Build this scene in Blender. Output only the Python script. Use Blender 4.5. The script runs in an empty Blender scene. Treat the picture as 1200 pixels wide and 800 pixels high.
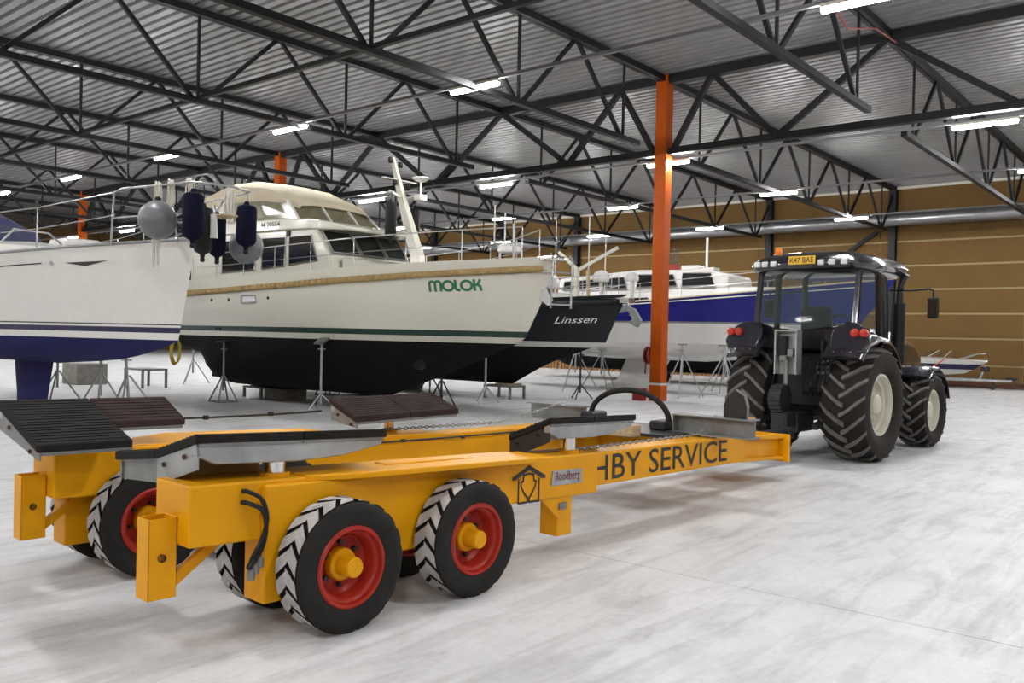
import bpy, math, random
from math import sin, cos, pi, radians as R, sqrt, atan2
from mathutils import Vector, Matrix
random.seed(7)
SC = bpy.context.scene
COL = SC.collection

# ---------------------------------------------------------------- camera
CAMZ = 1.7
FPX = 1022.0
def cam_axes(yaw, pitch, roll):
    f = Vector((-sin(yaw)*cos(pitch), cos(yaw)*cos(pitch), sin(pitch)))
    r = Vector((cos(yaw), sin(yaw), 0)); u = r.cross(f)
    return r*cos(roll)+u*sin(roll), u*cos(roll)-r*sin(roll), f
CR, CU, CF = cam_axes(R(39.853), R(-0.314), R(1.305))
cam = bpy.data.cameras.new('camera'); camo = bpy.data.objects.new('camera', cam); COL.objects.link(camo)
cam.sensor_fit = 'HORIZONTAL'; cam.sensor_width = 36.0; cam.lens = FPX/1200*36.0
cam.clip_start = .05; cam.clip_end = 400
camo.matrix_world = Matrix(((CR.x, CU.x, -CF.x, 0), (CR.y, CU.y, -CF.y, 0), (CR.z, CU.z, -CF.z, CAMZ), (0, 0, 0, 1)))
SC.camera = camo
def proj(p):
    v = Vector(p)-Vector((0, 0, CAMZ)); d = v.dot(CF)
    if d < .05: return None
    return 600+FPX*v.dot(CR)/d, 400-FPX*v.dot(CU)/d
def seen(pts, m=15):
    for p in pts:
        q = proj(p)
        if q and -m < q[0] < 1200+m and -m < q[1] < 800+m: return True
    return False

# ---------------------------------------------------------------- world, exposure
W = bpy.data.worlds.new('world'); SC.world = W; W.use_nodes = True
W.node_tree.nodes['Background'].inputs[0].default_value = (.8, .85, 1, 1)
W.node_tree.nodes['Background'].inputs[1].default_value = .05
SC.view_settings.view_transform = 'Standard'; SC.view_settings.look = 'None'
SC.view_settings.exposure = 0.0; SC.view_settings.gamma = 1.0
SC.view_settings.use_curve_mapping = False
LAMP_W = 325.0          # emission strength of every tube lamp

# ---------------------------------------------------------------- materials
MATS = {}
def mat(name, col, rough=.5, metal=0., var=.08, scale=6., bump=0., bscale=40., coat=0., spec=.5, emit=None, alpha=None, trans=0., stretch=None):
    if name in MATS: return MATS[name]
    m = bpy.data.materials.new(name); m.use_nodes = True; nt = m.node_tree; n = nt.nodes; b = n['Principled BSDF']
    b.inputs['Roughness'].default_value = rough; b.inputs['Metallic'].default_value = metal
    b.inputs['Specular IOR Level'].default_value = spec
    if coat: b.inputs['Coat Weight'].default_value = coat; b.inputs['Coat Roughness'].default_value = .08
    if trans: b.inputs['Transmission Weight'].default_value = trans; b.inputs['IOR'].default_value = 1.05
    tc = n.new('ShaderNodeTexCoord'); mp = n.new('ShaderNodeMapping'); nt.links.new(tc.outputs['Object'], mp.inputs[0])
    if stretch: mp.inputs['Scale'].default_value = stretch
    nz = n.new('ShaderNodeTexNoise'); nz.inputs['Scale'].default_value = scale; nz.inputs['Detail'].default_value = 5
    nt.links.new(mp.outputs[0], nz.inputs[0])
    rp = n.new('ShaderNodeValToRGB'); rp.color_ramp.elements[0].position = .3; rp.color_ramp.elements[1].position = .72
    rp.color_ramp.elements[0].color = (*[max(0, c*(1-var)) for c in col], 1); rp.color_ramp.elements[1].color = (*[min(1, c*(1+var)) for c in col], 1)
    nt.links.new(nz.outputs[0], rp.inputs[0]); nt.links.new(rp.outputs[0], b.inputs['Base Color'])
    if bump:
        n2 = n.new('ShaderNodeTexNoise'); n2.inputs['Scale'].default_value = bscale; n2.inputs['Detail'].default_value = 3
        nt.links.new(mp.outputs[0], n2.inputs[0])
        bp = n.new('ShaderNodeBump'); bp.inputs['Strength'].default_value = bump; bp.inputs['Distance'].default_value = .02
        nt.links.new(n2.outputs[0], bp.inputs['Height']); nt.links.new(bp.outputs[0], b.inputs['Normal'])
    if emit: b.inputs['Emission Color'].default_value = (*emit[:3], 1); b.inputs['Emission Strength'].default_value = emit[3]
    if alpha is not None: b.inputs['Alpha'].default_value = alpha
    MATS[name] = m; return m

M = dict(
 yellow=mat('yellow_paint', (.72, .325, .002), .42, var=.06, scale=3, bump=.03, bscale=60, spec=.22),
 red=mat('red_rim_paint', (.36, .022, .012), .4, var=.12, spec=.3),
 tyre=mat('tyre_rubber', (.017, .016, .015), .8, var=.25, scale=9, bump=.1, bscale=90, spec=.25),
 dust=mat('dusty_tread', (.42, .41, .41), .9, var=.22, scale=10, bump=.15),
 ttyre=mat('tractor_tyre_rubber', (.016, .013, .011), .75, var=.2, scale=8, spec=.25),
 lug=mat('worn_lug_face', (.12, .114, .108), .75, var=.2, scale=8),
 rubber=mat('pad_rubber', (.012, .0105, .010), .75, spec=.2, var=.3, scale=9, bump=.25, bscale=70),
 rrubber=mat('worn_pad_rubber', (.034, .021, .019), .85, spec=.2, var=.4, scale=5, bump=.35, bscale=60),
 galv=mat('galvanised_steel', (.40, .42, .43), .45, .75, var=.18, scale=5, bump=.04),
 galvd=mat('dull_galvanised_steel', (.24, .25, .25), .5, .7, var=.2, scale=5),
 wood=mat('pale_timber', (.42, .32, .20), .75, var=.2, scale=3, stretch=(1, 12, 12)),
 pwood=mat('pallet_timber', (.30, .16, .06), .8, var=.25, scale=4),
 chrome=mat('chrome', (.75, .75, .76), .16, 1., var=.03),
 steel=mat('stainless_tube', (.42, .42, .42), .32, .9, var=.05),
 dsteel=mat('black_steel', (.022, .022, .024), .45, .2, var=.2),
 truss=mat('truss_paint', (.009, .009, .010), .55, .0, spec=.35, var=.2, scale=2),
 trussg=mat('grey_lamp_rail', (.22, .22, .23), .5, .5, var=.1),
 orange=mat('orange_column_paint', (.46, .080, .002), .45, var=.08, scale=2, spec=.2),
 deckm=mat('roof_decking', (.27, .27, .275), .42, .30, var=.08, scale=1.5),
 ceilb=mat('red_pipe', (.35, .05, .03), .5),
 panel=mat('wall_panel', (.150, .088, .030), .8, spec=.15, var=.06, scale=1.2, bump=.04),
 joint=mat('wall_joint_strip', (.34, .255, .12), .7, var=.05),
 wtrim=mat('white_trim', (.62, .60, .52), .5, var=.04),
 plinth=mat('brown_plinth', (.09, .035, .018), .7, var=.1),
 duct=mat('ventilation_duct', (.34, .34, .35), .35, .8, var=.1, scale=2),
 black=mat('black_plastic', (.009, .009, .010), .45, spec=.3, var=.1),
 gloss=mat('black_tractor_paint', (.012, .011, .014), .18, .1, var=.1, coat=.8),
 gmetal=mat('purple_black_paint', (.026, .023, .032), .25, .3, var=.1, coat=.5),
 cream=mat('cream_wheel_paint', (.55, .53, .44), .45, var=.06),
 glass=mat('tinted_glass', (.10, .14, .135), .03, 0., var=.02, alpha=.16, spec=.35),
 dglass=mat('dark_window_glass', (.010, .012, .012), .05, 0, var=.1, spec=.9),
 bglass=mat('vinyl_window', (.16, .14, .085), .12, 0, var=.2, spec=.7),
 gel=mat('white_gelcoat', (.62, .61, .58), .22, var=.02, coat=.4),
 gelc=mat('cream_gelcoat', (.56, .545, .465), .25, var=.02, coat=.4),
 bluebot=mat('blue_antifouling', (.012, .012, .085), .7, var=.15, scale=2, spec=.2),
 bluehull=mat('blue_gelcoat', (.012, .013, .15), .3, var=.05, spec=.3),
 navy=mat('navy_stripe', (.010, .010, .05), .4, var=.1),
 blackbot=mat('black_antifouling', (.0065, .0065, .0065), .8, var=.2, scale=2, spec=.15),
 blackhull=mat('black_hull_paint', (.010, .0105, .013), .35, var=.1, spec=.3),
 green=mat('green_stripe', (.006, .030, .022), .4, var=.1),
 lgreen=mat('green_lettering', (.012, .13, .045), .5, var=.05),
 rope=mat('tan_rope', (.36, .25, .105), .85, var=.2, scale=20),
 wrope=mat('white_line', (.55, .52, .46), .85, var=.15, scale=20),
 canvas=mat('beige_canvas', (.52, .455, .33), .85, var=.06, scale=3),
 ncanvas=mat('navy_canvas', (.018, .018, .075), .85, var=.15, scale=6),
 gfend=mat('grey_fender', (.13, .135, .145), .38, var=.08),
 nfend=mat('navy_fender_cover', (.006, .0065, .020), .9, spec=.1, var=.2, scale=12),
 bfend=mat('black_fender', (.006, .006, .007), .5, spec=.25, var=.15),
 concrete=mat('concrete_block', (.20, .19, .17), .85, var=.2, bump=.2),
 amber=mat('amber_lens', (.80, .22, .02), .25, var=.05),
 rlens=mat('red_lens', (.42, .03, .02), .2, var=.1),
 wlens=mat('clear_lamp_lens', (.7, .7, .72), .15, var=.05),
 plate=mat('yellow_plate', (.75, .45, .02), .4, var=.04),
 ink=mat('black_lettering', (.018, .016, .014), .6, var=.1),
 wink=mat('white_lettering', (.7, .7, .7), .5, var=.02),
 rink=mat('red_lettering', (.17, .012, .010), .5, var=.05),
 copper=mat('bronze', (.30, .22, .10), .35, .8, var=.1),
 yrope=mat('yellow_hose', (.50, .40, .05), .6),
 redbox=mat('red_paint', (.30, .03, .02), .5),
 tube=mat('lit_tube', (.9, .9, .9), .5, emit=(1.0, 1.0, 1.0, LAMP_W)),
)

# ---------------------------------------------------------------- mesh helpers
class MB:
    def __init__(s): s.v = []; s.f = []
    def add(s, vs, fs):
        o = len(s.v); s.v += [tuple(v) for v in vs]; s.f += [tuple(i+o for i in f) for f in fs]; return s
    def box(s, x0, x1, y0, y1, z0, z1, sh=None):
        v = [(x, y, z) for z in (z0, z1) for y in (y0, y1) for x in (x0, x1)]
        if sh: v = [(x, y, z+sh(x)) for x, y, z in v]
        return s.add(v, [(0, 2, 3, 1), (4, 5, 7, 6), (0, 1, 5, 4), (2, 6, 7, 3), (0, 4, 6, 2), (1, 3, 7, 5)])
    def prism(s, poly, fn, d0, d1):      # poly 2d points, fn(a,b,d) -> 3d
        n = len(poly); v = [fn(a, b, d0) for a, b in poly]+[fn(a, b, d1) for a, b in poly]
        return s.add(v, [tuple(range(n))[::-1], tuple(range(n, 2*n))]+[(i, (i+1) % n, n+(i+1) % n, n+i) for i in range(n)])
    def loft(s, rings, close=True, caps=True):
        n = len(rings[0]); v = [p for r in rings for p in r]; f = []
        for k in range(len(rings)-1):
            for i in range(n if close else n-1):
                j = (i+1) % n; f.append((k*n+i, k*n+j, (k+1)*n+j, (k+1)*n+i))
        if caps and close: f += [tuple(range(n))[::-1], tuple(range((len(rings)-1)*n, len(rings)*n))]
        return s.add(v, f)
    def tube(s, pts, r, n=8, caps=True):
        pts = [Vector(p) for p in pts]; rs = r if isinstance(r, (list, tuple)) else [r]*len(pts)
        rings = []; up = None
        for i, p in enumerate(pts):
            d = (pts[min(i+1, len(pts)-1)]-pts[max(i-1, 0)])
            if d.length < 1e-9: d = Vector((0, 0, 1))
            d.normalize()
            if up is None: up = Vector((0, 0, 1)) if abs(d.z) < .9 else Vector((1, 0, 0))
            a = d.cross(up)
            if a.length < 1e-6: a = d.cross(Vector((.3, 1, .2)))
            a.normalize(); b = a.cross(d).normalized(); up = b
            rings.append([p+a*(rs[i]*cos(2*pi*k/n))+b*(rs[i]*sin(2*pi*k/n)) for k in range(n)])
        return s.loft(rings, True, caps)
    def bar(s, p, q, w, h=None):         # square bar between two points
        h = h or w; p = Vector(p); q = Vector(q); d = (q-p).normalized()
        up = Vector((0, 0, 1)) if abs(d.z) < .95 else Vector((1, 0, 0))
        a = d.cross(up).normalized()*(w/2); b = a.cross(d).normalized()*(h/2)
        return s.loft([[p-a-b, p+a-b, p+a+b, p-a+b], [q-a-b, q+a-b, q+a+b, q-a+b]])
    def lathe(s, prof, c, ax='y', n=32):  # prof (radius, offset along axis)
        rings = []
        for r, o in prof:
            g = []
            for k in range(n):
                t = 2*pi*k/n; a, b = r*cos(t), r*sin(t)
                g.append({'y': (c[0]+a, c[1]+o, c[2]+b), 'z': (c[0]+a, c[1]+b, c[2]+o), 'x': (c[0]+o, c[1]+a, c[2]+b)}[ax])
            rings.append(g)
        return s.loft(rings, True, False)
    def sphere(s, c, r, n=20, m=12, sz=1.):
        return s.lathe([(max(1e-3, r*sin(pi*i/m)), -r*sz*cos(pi*i/m)) for i in range(m+1)], c, 'z', n)
    def build(s, name, m, parent=None, bevel=0, smooth=None, local=True, kind=None, seg=1):
        me = bpy.data.meshes.new(name)
        vs = s.v
        if parent is not None and not local:
            L = parent.location if parent.parent is None else parent.parent.location; vs = [(x-L.x, y-L.y, z-L.z) for x, y, z in vs]
        me.from_pydata(vs, [], s.f); me.materials.append(M[m] if isinstance(m, str) else m)
        import bmesh
        b = bmesh.new(); b.from_mesh(me); bmesh.ops.recalc_face_normals(b, faces=b.faces); b.to_mesh(me); b.free()
        if smooth:
            for p in me.polygons: p.use_smooth = True
            me.set_sharp_from_angle(angle=R(smooth))
        me.update()
        o = bpy.data.objects.new(name, me); COL.objects.link(o)
        if parent is not None: o.parent = parent
        if bevel:
            md = o.modifiers.new('bevel', 'BEVEL'); md.width = bevel; md.segments = seg; md.limit_method = 'ANGLE'; md.angle_limit = R(40)
        if kind: o['kind'] = kind
        return o
def tag(o, label, cat=None, group=None, kind=None):
    o['label'] = label
    if cat: o['category'] = cat
    if group: o['group'] = group
    if kind: o['kind'] = kind
    return o
def thing(name, loc, label, cat, group=None, rz=0):
    o = bpy.data.objects.new(name, None); COL.objects.link(o); o.location = loc; o.rotation_euler = (0, 0, rz)
    o.empty_display_size = .2
    return tag(o, label, cat, group)
def part(name, me, parent, loc=(0, 0, 0), rot=None):   # one more object on shared mesh data
    o = bpy.data.objects.new(name, me); COL.objects.link(o); o.parent = parent; o.location = loc
    if rot is not None: o.rotation_euler = rot
    return o
def dup(root, loc, rz, label, group=None):
    r = root.copy(); COL.objects.link(r); r.location = loc; r.rotation_euler = (0, 0, rz); r['label'] = label
    if group: r['group'] = group
    for ch in list(root.children):
        c = ch.copy(); COL.objects.link(c); c.parent = r
        for g in list(ch.children):
            d = g.copy(); COL.objects.link(d); d.parent = c
    return r
_tx = {}
def text2d(txt, bold=0., shear=0.):
    cu = bpy.data.curves.new('t', 'FONT'); cu.body = txt; cu.offset = bold; cu.shear = shear; cu.resolution_u = 3
    o = bpy.data.objects.new('t', cu); COL.objects.link(o)
    dg = bpy.context.evaluated_depsgraph_get(); me = bpy.data.meshes.new_from_object(o.evaluated_get(dg))
    v = [(p.co.x, p.co.y) for p in me.vertices]; f = [tuple(p.vertices) for p in me.polygons]
    bpy.data.objects.remove(o); bpy.data.curves.remove(cu); bpy.data.meshes.remove(me)
    x0 = min(a for a, b in v); x1 = max(a for a, b in v); y0 = min(b for a, b in v); y1 = max(b for a, b in v)
    return [((a-x0)/(x1-x0), (b-y0)/(y1-y0)) for a, b in v], f
def lettering(name, txt, fn, m, parent, bold=0., shear=0., local=True):   # fn(u,v) -> 3d
    v, f = text2d(txt, bold, shear); b = MB(); b.add([fn(a, c) for a, c in v], f)
    return b.build(name, m, parent, local=local)
def lerp(a, b, t): return a+(b-a)*t
def interp(tab, x):
    if x <= tab[0][0]: return tab[0][1]
    for (a, p), (b, q) in zip(tab, tab[1:]):
        if x <= b: return p+(q-p)*(x-a)/(b-a)
    return tab[-1][1]
def smoothi(tab, x):
    if x <= tab[0][0]: return tab[0][1]
    for (a, p), (b, q) in zip(tab, tab[1:]):
        if x <= b:
            t = (x-a)/(b-a); t = t*t*(3-2*t); return p+(q-p)*t
    return tab[-1][1]

# ================================================================ the hall
YC, YW = 21.4, 42.6            # column row, back wall
XC = -12.5                     # orange column in view
ZB, ZT, ZD = 6.95, 8.95, 9.08  # truss bottom / top chord, roof decking
XL, XR, YF = -67.0, 14.0, -14.0

# floor: slabs with saw-cut joints on a base
fl = MB().box(XL, XR, YF, YW, -.3, -.02).build('floor', mat('joint_filler', (.17, .165, .155), .9))
fl['kind'] = 'structure'; fl['label'] = 'pale power-trowelled concrete hall floor with thin joints'
def floor_mat():
    m = bpy.data.materials.new('polished_concrete'); m.use_nodes = True; nt = m.node_tree; n = nt.nodes; b = n['Principled BSDF']
    g = n.new('ShaderNodeNewGeometry'); L = nt.links.new
    def noise(sc, det, rough=.55, dist=0., st=None):
        k = n.new('ShaderNodeTexNoise'); k.inputs['Scale'].default_value = sc; k.inputs['Detail'].default_value = det
        k.inputs['Roughness'].default_value = rough; k.inputs['Distortion'].default_value = dist
        if st:
            mp = n.new('ShaderNodeMapping'); mp.inputs['Scale'].default_value = st; mp.inputs['Rotation'].default_value = (0, 0, .5); L(g.outputs['Position'], mp.inputs[0]); L(mp.outputs[0], k.inputs[0])
        else: L(g.outputs['Position'], k.inputs[0])
        return k
    def ramp(src, a, ca, c, cc):
        r = n.new('ShaderNodeValToRGB'); e = r.color_ramp.elements; e[0].position = a; e[1].position = c
        e[0].color = (ca, ca, ca, 1); e[1].color = (cc, cc, cc, 1); L(src, r.inputs[0]); return r
    def mul(x, y, f=1.):
        k = n.new('ShaderNodeMix'); k.data_type = 'RGBA'; k.blend_type = 'MULTIPLY'; k.inputs[0].default_value = f
        L(x, k.inputs[6]); L(y, k.inputs[7]); return k.outputs[2]
    base = n.new('ShaderNodeRGB'); base.outputs[0].default_value = (.635, .635, .64, 1)
    c = mul(base.outputs[0], ramp(noise(.22, 3).outputs[0], .3, .90, .7, 1.02).outputs[0])
    c = mul(c, ramp(noise(1.6, 7, .65, .6).outputs[0], .3, .90, .62, 1.03).outputs[0])
    # trowel marks and tyre scuffs: thin streaks in several directions
    for rot, sc, lo, st in ((.5, 2.4, .90, (1, .30, 1)), (-.9, 3.4, .91, (1, .25, 1)), (1.6, 4.4, .92, (1, .16, 1)), (2.4, 6.0, .93, (1, .10, 1))):
        k = noise(sc, 6, .62, .9, st); k.inputs[0].links[0].from_node.inputs['Rotation'].default_value = (0, 0, rot)
        c = mul(c, ramp(k.outputs[0], .36, lo-.04, .47, 1.0).outputs[0])
    c = mul(c, ramp(noise(18, 5, .7).outputs[0], .3, .92, .6, 1.02).outputs[0])
    L(c, b.inputs['Base Color'])
    rr = ramp(noise(3, 4).outputs[0], .3, .42, .7, .62); L(rr.outputs[0], b.inputs['Roughness']); b.inputs['Specular IOR Level'].default_value = .4
    bp = n.new('ShaderNodeBump'); bp.inputs['Strength'].default_value = .06; bp.inputs['Distance'].default_value = .01
    L(noise(30, 4).outputs[0], bp.inputs['Height']); L(bp.outputs[0], b.inputs['Normal'])
    return m
FM = floor_mat()
xs = [XL]+[x for x in [-7.09+12*k for k in range(-6, 3)] if XL+.5 < x < XR-.5]+[XR]
ys = [YF]+[y for y in [5.68+11.8*k for k in range(-3, 5)] if YF+.5 < y < YW-.5]+[YW]
for x0, x1 in zip(xs, xs[1:]):
    for y0, y1 in zip(ys, ys[1:]):
        MB().box(x0+.004, x1-.004, y0+.004, y1-.004, -.08, 0).build('slab', FM, fl)

# ceiling: trapezoidal steel decking, ribs along X
p = MB(); per = .30; y = YF; prof = []
while y < YW-.01:
    prof += [(y, ZD), (y+.175, ZD), (y+.20, ZD+.13), (y+.275, ZD+.13)]; y += per
prof.append((YW, ZD))
nx = 6
p.loft([[(lerp(XL, XR, i/nx), yy, zz) for yy, zz in prof] for i in range(nx+1)], close=False)
ce = p.build('ceiling', 'deckm'); ce['kind'] = 'structure'; ce['label'] = 'grey ribbed steel roof decking'

# walls
wl = MB().box(XL-.3, XL, YF, YW+.3, 0, ZD+.2).build('wall_left', 'panel'); wl['kind'] = 'structure'
wr = MB().box(XR, XR+.3, YF, YW+.3, 0, ZD+.2).build('wall_right', 'panel'); wr['kind'] = 'structure'
wf = MB().box(XL, XR, YF-.3, YF, 0, ZD+.2).build('wall_front', 'panel'); wf['kind'] = 'structure'
wb = MB().box(XL, XR, YW+.06, YW+.3, 0, ZD+.2).build('wall_back', 'joint'); wb['kind'] = 'structure'; wb['label'] = 'tan panelled back wall with pale horizontal joints'
zr = [.16, .90, 2.07, 3.17, 4.28, 5.38, 6.5, 7.65, ZD-.02]
xp = [XR]+[-6.6-.5-6*k for k in range(-3, 11)]
xp = sorted(set([XL]+[x for x in xp if x > XL]))
for a, b in zip(xp, xp[1:]):
    me = None
    for k in range(len(zr)-1):
        MB().box(a+.02, b-.02, YW, YW+.07, zr[k]+.06, zr[k+1]-.03).build('panel', 'panel', wb)
t1 = MB().box(XL, XR, YW-.03, YW+.05, 0, .17).build('baseboard_back', 'plinth'); t1['kind'] = 'structure'
t2 = MB().box(XL, XR, YW-.10, YW-.005, ZD-.14, ZD-.02).build('trim_1', 'wtrim'); t2['kind'] = 'structure'

# steel wall columns under every joist
JX = [XC+6*k for k in range(-8, 4)]
def order(i): return ['first', 'second', 'third', 'fourth', 'fifth', 'sixth', 'seventh', 'eighth', 'ninth', 'tenth', 'eleventh', 'twelfth', 'thirteenth'][i]
k = 0
for x in JX:
    if not seen([(x, YW, z) for z in (3, 5, 7, 8.5)]): continue
    b = MB().box(x-.15, x+.15, YW-.36, YW-.33, 0, ZT).box(x-.15, x+.15, YW-.05, YW-.02, 0, ZT).box(x-.02, x+.02, YW-.33, YW-.05, 0, ZT)
    tag(b.build('wall_column', 'truss'), 'dark steel wall column standing against the tan back wall, %s from the right' % order(len([q for q in JX if q > x and seen([(q, YW, 5)])])), 'column', 'wall columns'); k += 1
tag(MB().bar((-18.1, YW-.25, 3.6), (-13.2, YW-.25, 7.0), .16).build('wall_brace', 'truss'), 'slanting dark steel brace on the tan back wall', 'brace')

# ventilation duct on the back wall
d = MB()
for z, r in ((7.45, .30),):
    d.tube([(XL+2, YW-.75, z), (XR-2, YW-.75, z)], r, 20)
d = d.build('duct', 'duct', smooth=40); tag(d, 'long round grey ventilation duct under the roof along the back wall', 'duct')
for i in range(17):
    x = -45+i*3.0
    MB().lathe([(.30, -.03), (.325, -.03), (.325, .03), (.30, .03)], (x, YW-.75, 7.45), 'x', 20).build('duct_collar', 'duct', d)

# orange columns
def column(x, y, label):
    t = thing('steel_column', (x, y, 0), label, 'column', 'orange columns')
    MB().box(-.18, .18, -.18, .18, .5, ZT+.12).build('shaft', 'orange', t, .015)
    MB().box(-.19, .19, -.19, .19, 0, .44).build('foot_casing', 'orange', t, .01)
    MB().box(-.195, .195, -.195, .195, .44, .50).build('band', 'wtrim', t)
column(XC, YC, 'orange square steel column with pale band near its foot, right of the black boat')
column(XC-18, YC, 'orange column top rising behind the cream motor yacht canopy')
column(XC-36, YC, 'farthest orange column, seen above the white sailing boat deck')

# primary trusses (along X) -- 18 m bays between columns
def beam_mesh(name, L, w, h, m):   # unit bar along +X from 0..L
    return MB().box(0, L, -w/2, w/2, -h/2, h/2).build(name, m)
BARS = {}
def bar_part(name, p, q, w, h, parent, m='truss'):
    p = Vector(p); q = Vector(q); d = q-p; key = (round(d.length, 2), w, h, m)
    if key not in BARS:
        me = bpy.data.meshes.new(name); x = MB().box(0, d.length, -w/2, w/2, -h/2, h/2)
        me.from_pydata(x.v, [], x.f); me.materials.append(M[m]); BARS[key] = me
    o = bpy.data.objects.new(name, BARS[key]); COL.objects.link(o); o.parent = parent
    o.location = p; o.rotation_mode = 'QUATERNION'; o.rotation_quaternion = d.to_track_quat('X', 'Z')
    return o
NB = [0, 3.25, 8.0-.05, 9-0.0]
bays = [(XC-36, 'behind the sailing boats at the far left'), (XC-18, 'over the cream motor yacht'), (XC, 'over the black tractor'), (XC+18, 'beyond the right edge')]
for x0, lab in bays:
    if not seen([(x0+k, YC, z) for k in range(19) for z in (ZB, ZT)]): continue
    t = thing('main_truss', (x0, YC, 0), 'heavy dark main roof truss '+lab, 'truss', 'main trusses')
    bar_part('top_chord', (.19, 0, ZT), (17.81, 0, ZT), .26, .24, t)
    bar_part('bottom_chord', (.19, 0, ZB), (17.81, 0, ZB), .22, .18, t)
    nb = [.22, 3.3, 8.7, 9.3, 14.7, 17.78]; nt = [1.45, 6.0, 9.0, 12.0, 16.55]
    for a, b in ((.30, 1.45), (3.3, 1.45), (3.3, 6.0), (8.75, 6.0), (9.25, 12.0), (14.7, 12.0), (14.7, 16.55), (17.70, 16.55)):
        bar_part('diagonal', (a, 0, ZB+.02), (b, 0, ZT-.04), .14, .14, t)
# roof joists (along Y), one on each side of the column row
def joist(x, sgn, label):
    t = thing('roof_joist', (x, YC, 0), label, 'truss', 'lattice roof joists')
    L = 21.1
    for k in (-1, 1): bar_part('top_chord', (k*.065, sgn*.14, ZT+.02), (k*.065, sgn*L, ZT+.02), .10, .16, t)
    bar_part('bottom_chord', (0, sgn*1.35, ZB), (0, sgn*19.9, ZB), .15, .13, t)
    nb = [2.1, 6.4, 10.7, 15.0, 19.3]
    for i, b in enumerate(nb):
        bar_part('vertical', (0, sgn*b, ZB), (0, sgn*b, ZT), .055, .055, t)
        for o in (-2.1, 2.1):
            if 0 < b+o < L+.4: bar_part('diagonal', (0, sgn*(b+o*.06), ZB+.03), (0, sgn*min(b+o, L), ZT-.03), .085, .085, t)
JN = [x for x in JX if seen([(x, YC-2-k*.5, z) for k in range(40) for z in (ZB, ZT)])]
JF = [x for x in JX if seen([(x, YC+2+k*.5, z) for k in range(40) for z in (ZB, ZT)])]
for i, x in enumerate(JN): joist(x, -1, 'black lattice roof joist on the near side of the columns, %s from the right' % order(len(JN)-1-i))
for i, x in enumerate(JF): joist(x, 1, 'black lattice roof joist running to the back wall, %s from the right' % order(len(JF)-1-i))
# horizontal ties between the joist bottom chords (dark bars crossing near bays)
for yy, lab in ((YC-10.7, 'near side of the columns'), (YC+10.7, 'far side of the columns')):
    for x in JX[:-1]:
        if seen([(x+k, yy, ZB) for k in range(7)]) and yy < YC:
            o = bar_part('bracing_bar', (x, yy, ZB+.06), (x+5.9, yy, ZB+.06), .09, .09, None)
            tag(o, 'thin dark bracing bar between two joists, %s from the right on the near side' % order(sum(1 for q in JX[:-1] if q > x and seen([(q+k, yy, ZB) for k in range(7)]))), 'brace', 'joist bracing bars')

# tube lamps on long rails
LX = [7.6, 1.6, -4.5, -12.55, -19.0, -25.2, -31.8, -38.0, -44.2, -50.4]
LY = [-10.6, -2.6, 5.5, 13.6, 21.75, 29.45, 36.9]  # rows over and behind the camera are unseen, added for their light
ROWN = {13.6: 'nearest lamp row in view', 21.75: 'lamp row along the columns', 29.45: 'third lamp row', 36.9: 'lamp row next to the back wall'}
lamp0 = None
for y in LY:
    rail = MB().box(XL+8, XR-2, y-.04, y+.04, 7.02 if abs(y-21.75) > .5 else 6.78, 7.08 if abs(y-21.75) > .5 else 6.84)
    zr0 = 7.02 if abs(y-21.75) > .5 else 6.78
    if seen([(x, y, 7.0) for x in range(-60, 10, 2)]):
        tag(rail.build('lamp_rail', 'trussg'), 'thin grey lamp rail carrying the '+ROWN.get(y, 'row overhead').replace('lamp row', 'row of tube lamps'), 'rail', 'lamp rails')
    vis = [x for x in LX if seen([(x+s, y, 6.9) for s in (-.65, .65)], 0)]
    for x in LX:
        lab = 'lit tube lamp in the %s, %s from the right' % (ROWN.get(y, 'row above the photographer'), order(vis.index(x)) if x in vis else 'out of view')
        if x not in vis: lab = 'lit white tube lamp out of view, added beyond the visible lamps'
        if lamp0 is None:
            lamp0 = thing('tube_lamp', (x, y, zr0), lab, 'lamp', 'ceiling tube lamps')
            MB().box(-.66, .66, -.085, .085, -.06, -.001).build('housing', 'wtrim', lamp0)
            b = MB(); b.loft([[(xx, .065*cos(a), -.062+.075*sin(a)) for a in [pi+pi*k/8 for k in range(9)]] for xx in (-.65, .65)])
            b.build('tube', 'tube', lamp0)
        else: dup(lamp0, (x, y, zr0), 0, lab)

# ================================================================ yellow boat trailer
TO = (-3.821, 3.226, 0)
TR = thing('boat_trailer', TO, 'long yellow hydraulic boat trailer with padded lifting arms and lettering on its side', 'trailer', None, R(87.5))
S2 = 2.72                                    # mirror plane: s -> S2 - s
def tz(t): return -.033*t
def stroke(b, pts, w, fn, closed=False):     # flat ribbon polyline in 2d mapped by fn
    n = len(pts); P = [Vector(p) for p in pts]
    seg = [(P[i], P[(i+1) % n]) for i in range(n if closed else n-1)]
    for a, c in seg:
        d = (c-a).normalized(); q = Vector((-d.y, d.x))*(w/2); e = d*(w/2)
        b.add([fn(*(a-e-q)), fn(*(c+e-q)), fn(*(c+e+q)), fn(*(a-e+q))], [(0, 1, 2, 3)])
def chain(b, pts, step=.04, r=.0055, ln=.027):
    P = [Vector(p) for p in pts]; acc = 0; i = 0; k = 0
    seg = []
    for a, c in zip(P, P[1:]):
        L = (c-a).length; n = max(1, int(L/step))
        for j in range(n): seg.append((a+(c-a)*((j+.5)/n), (c-a).normalized()))
    for c, d in seg:
        up = Vector((0, 0, 1)); a = d.cross(up).normalized(); u = a.cross(d)
        e = (a if k % 2 else u)*(ln*.42); k += 1
        ring = []
        for m in range(8):
            t = 2*pi*m/8; ring.append(c+d*(ln*cos(t))+e*sin(t))
        b.tube(ring+[ring[0]], r, 4, caps=False)
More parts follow.
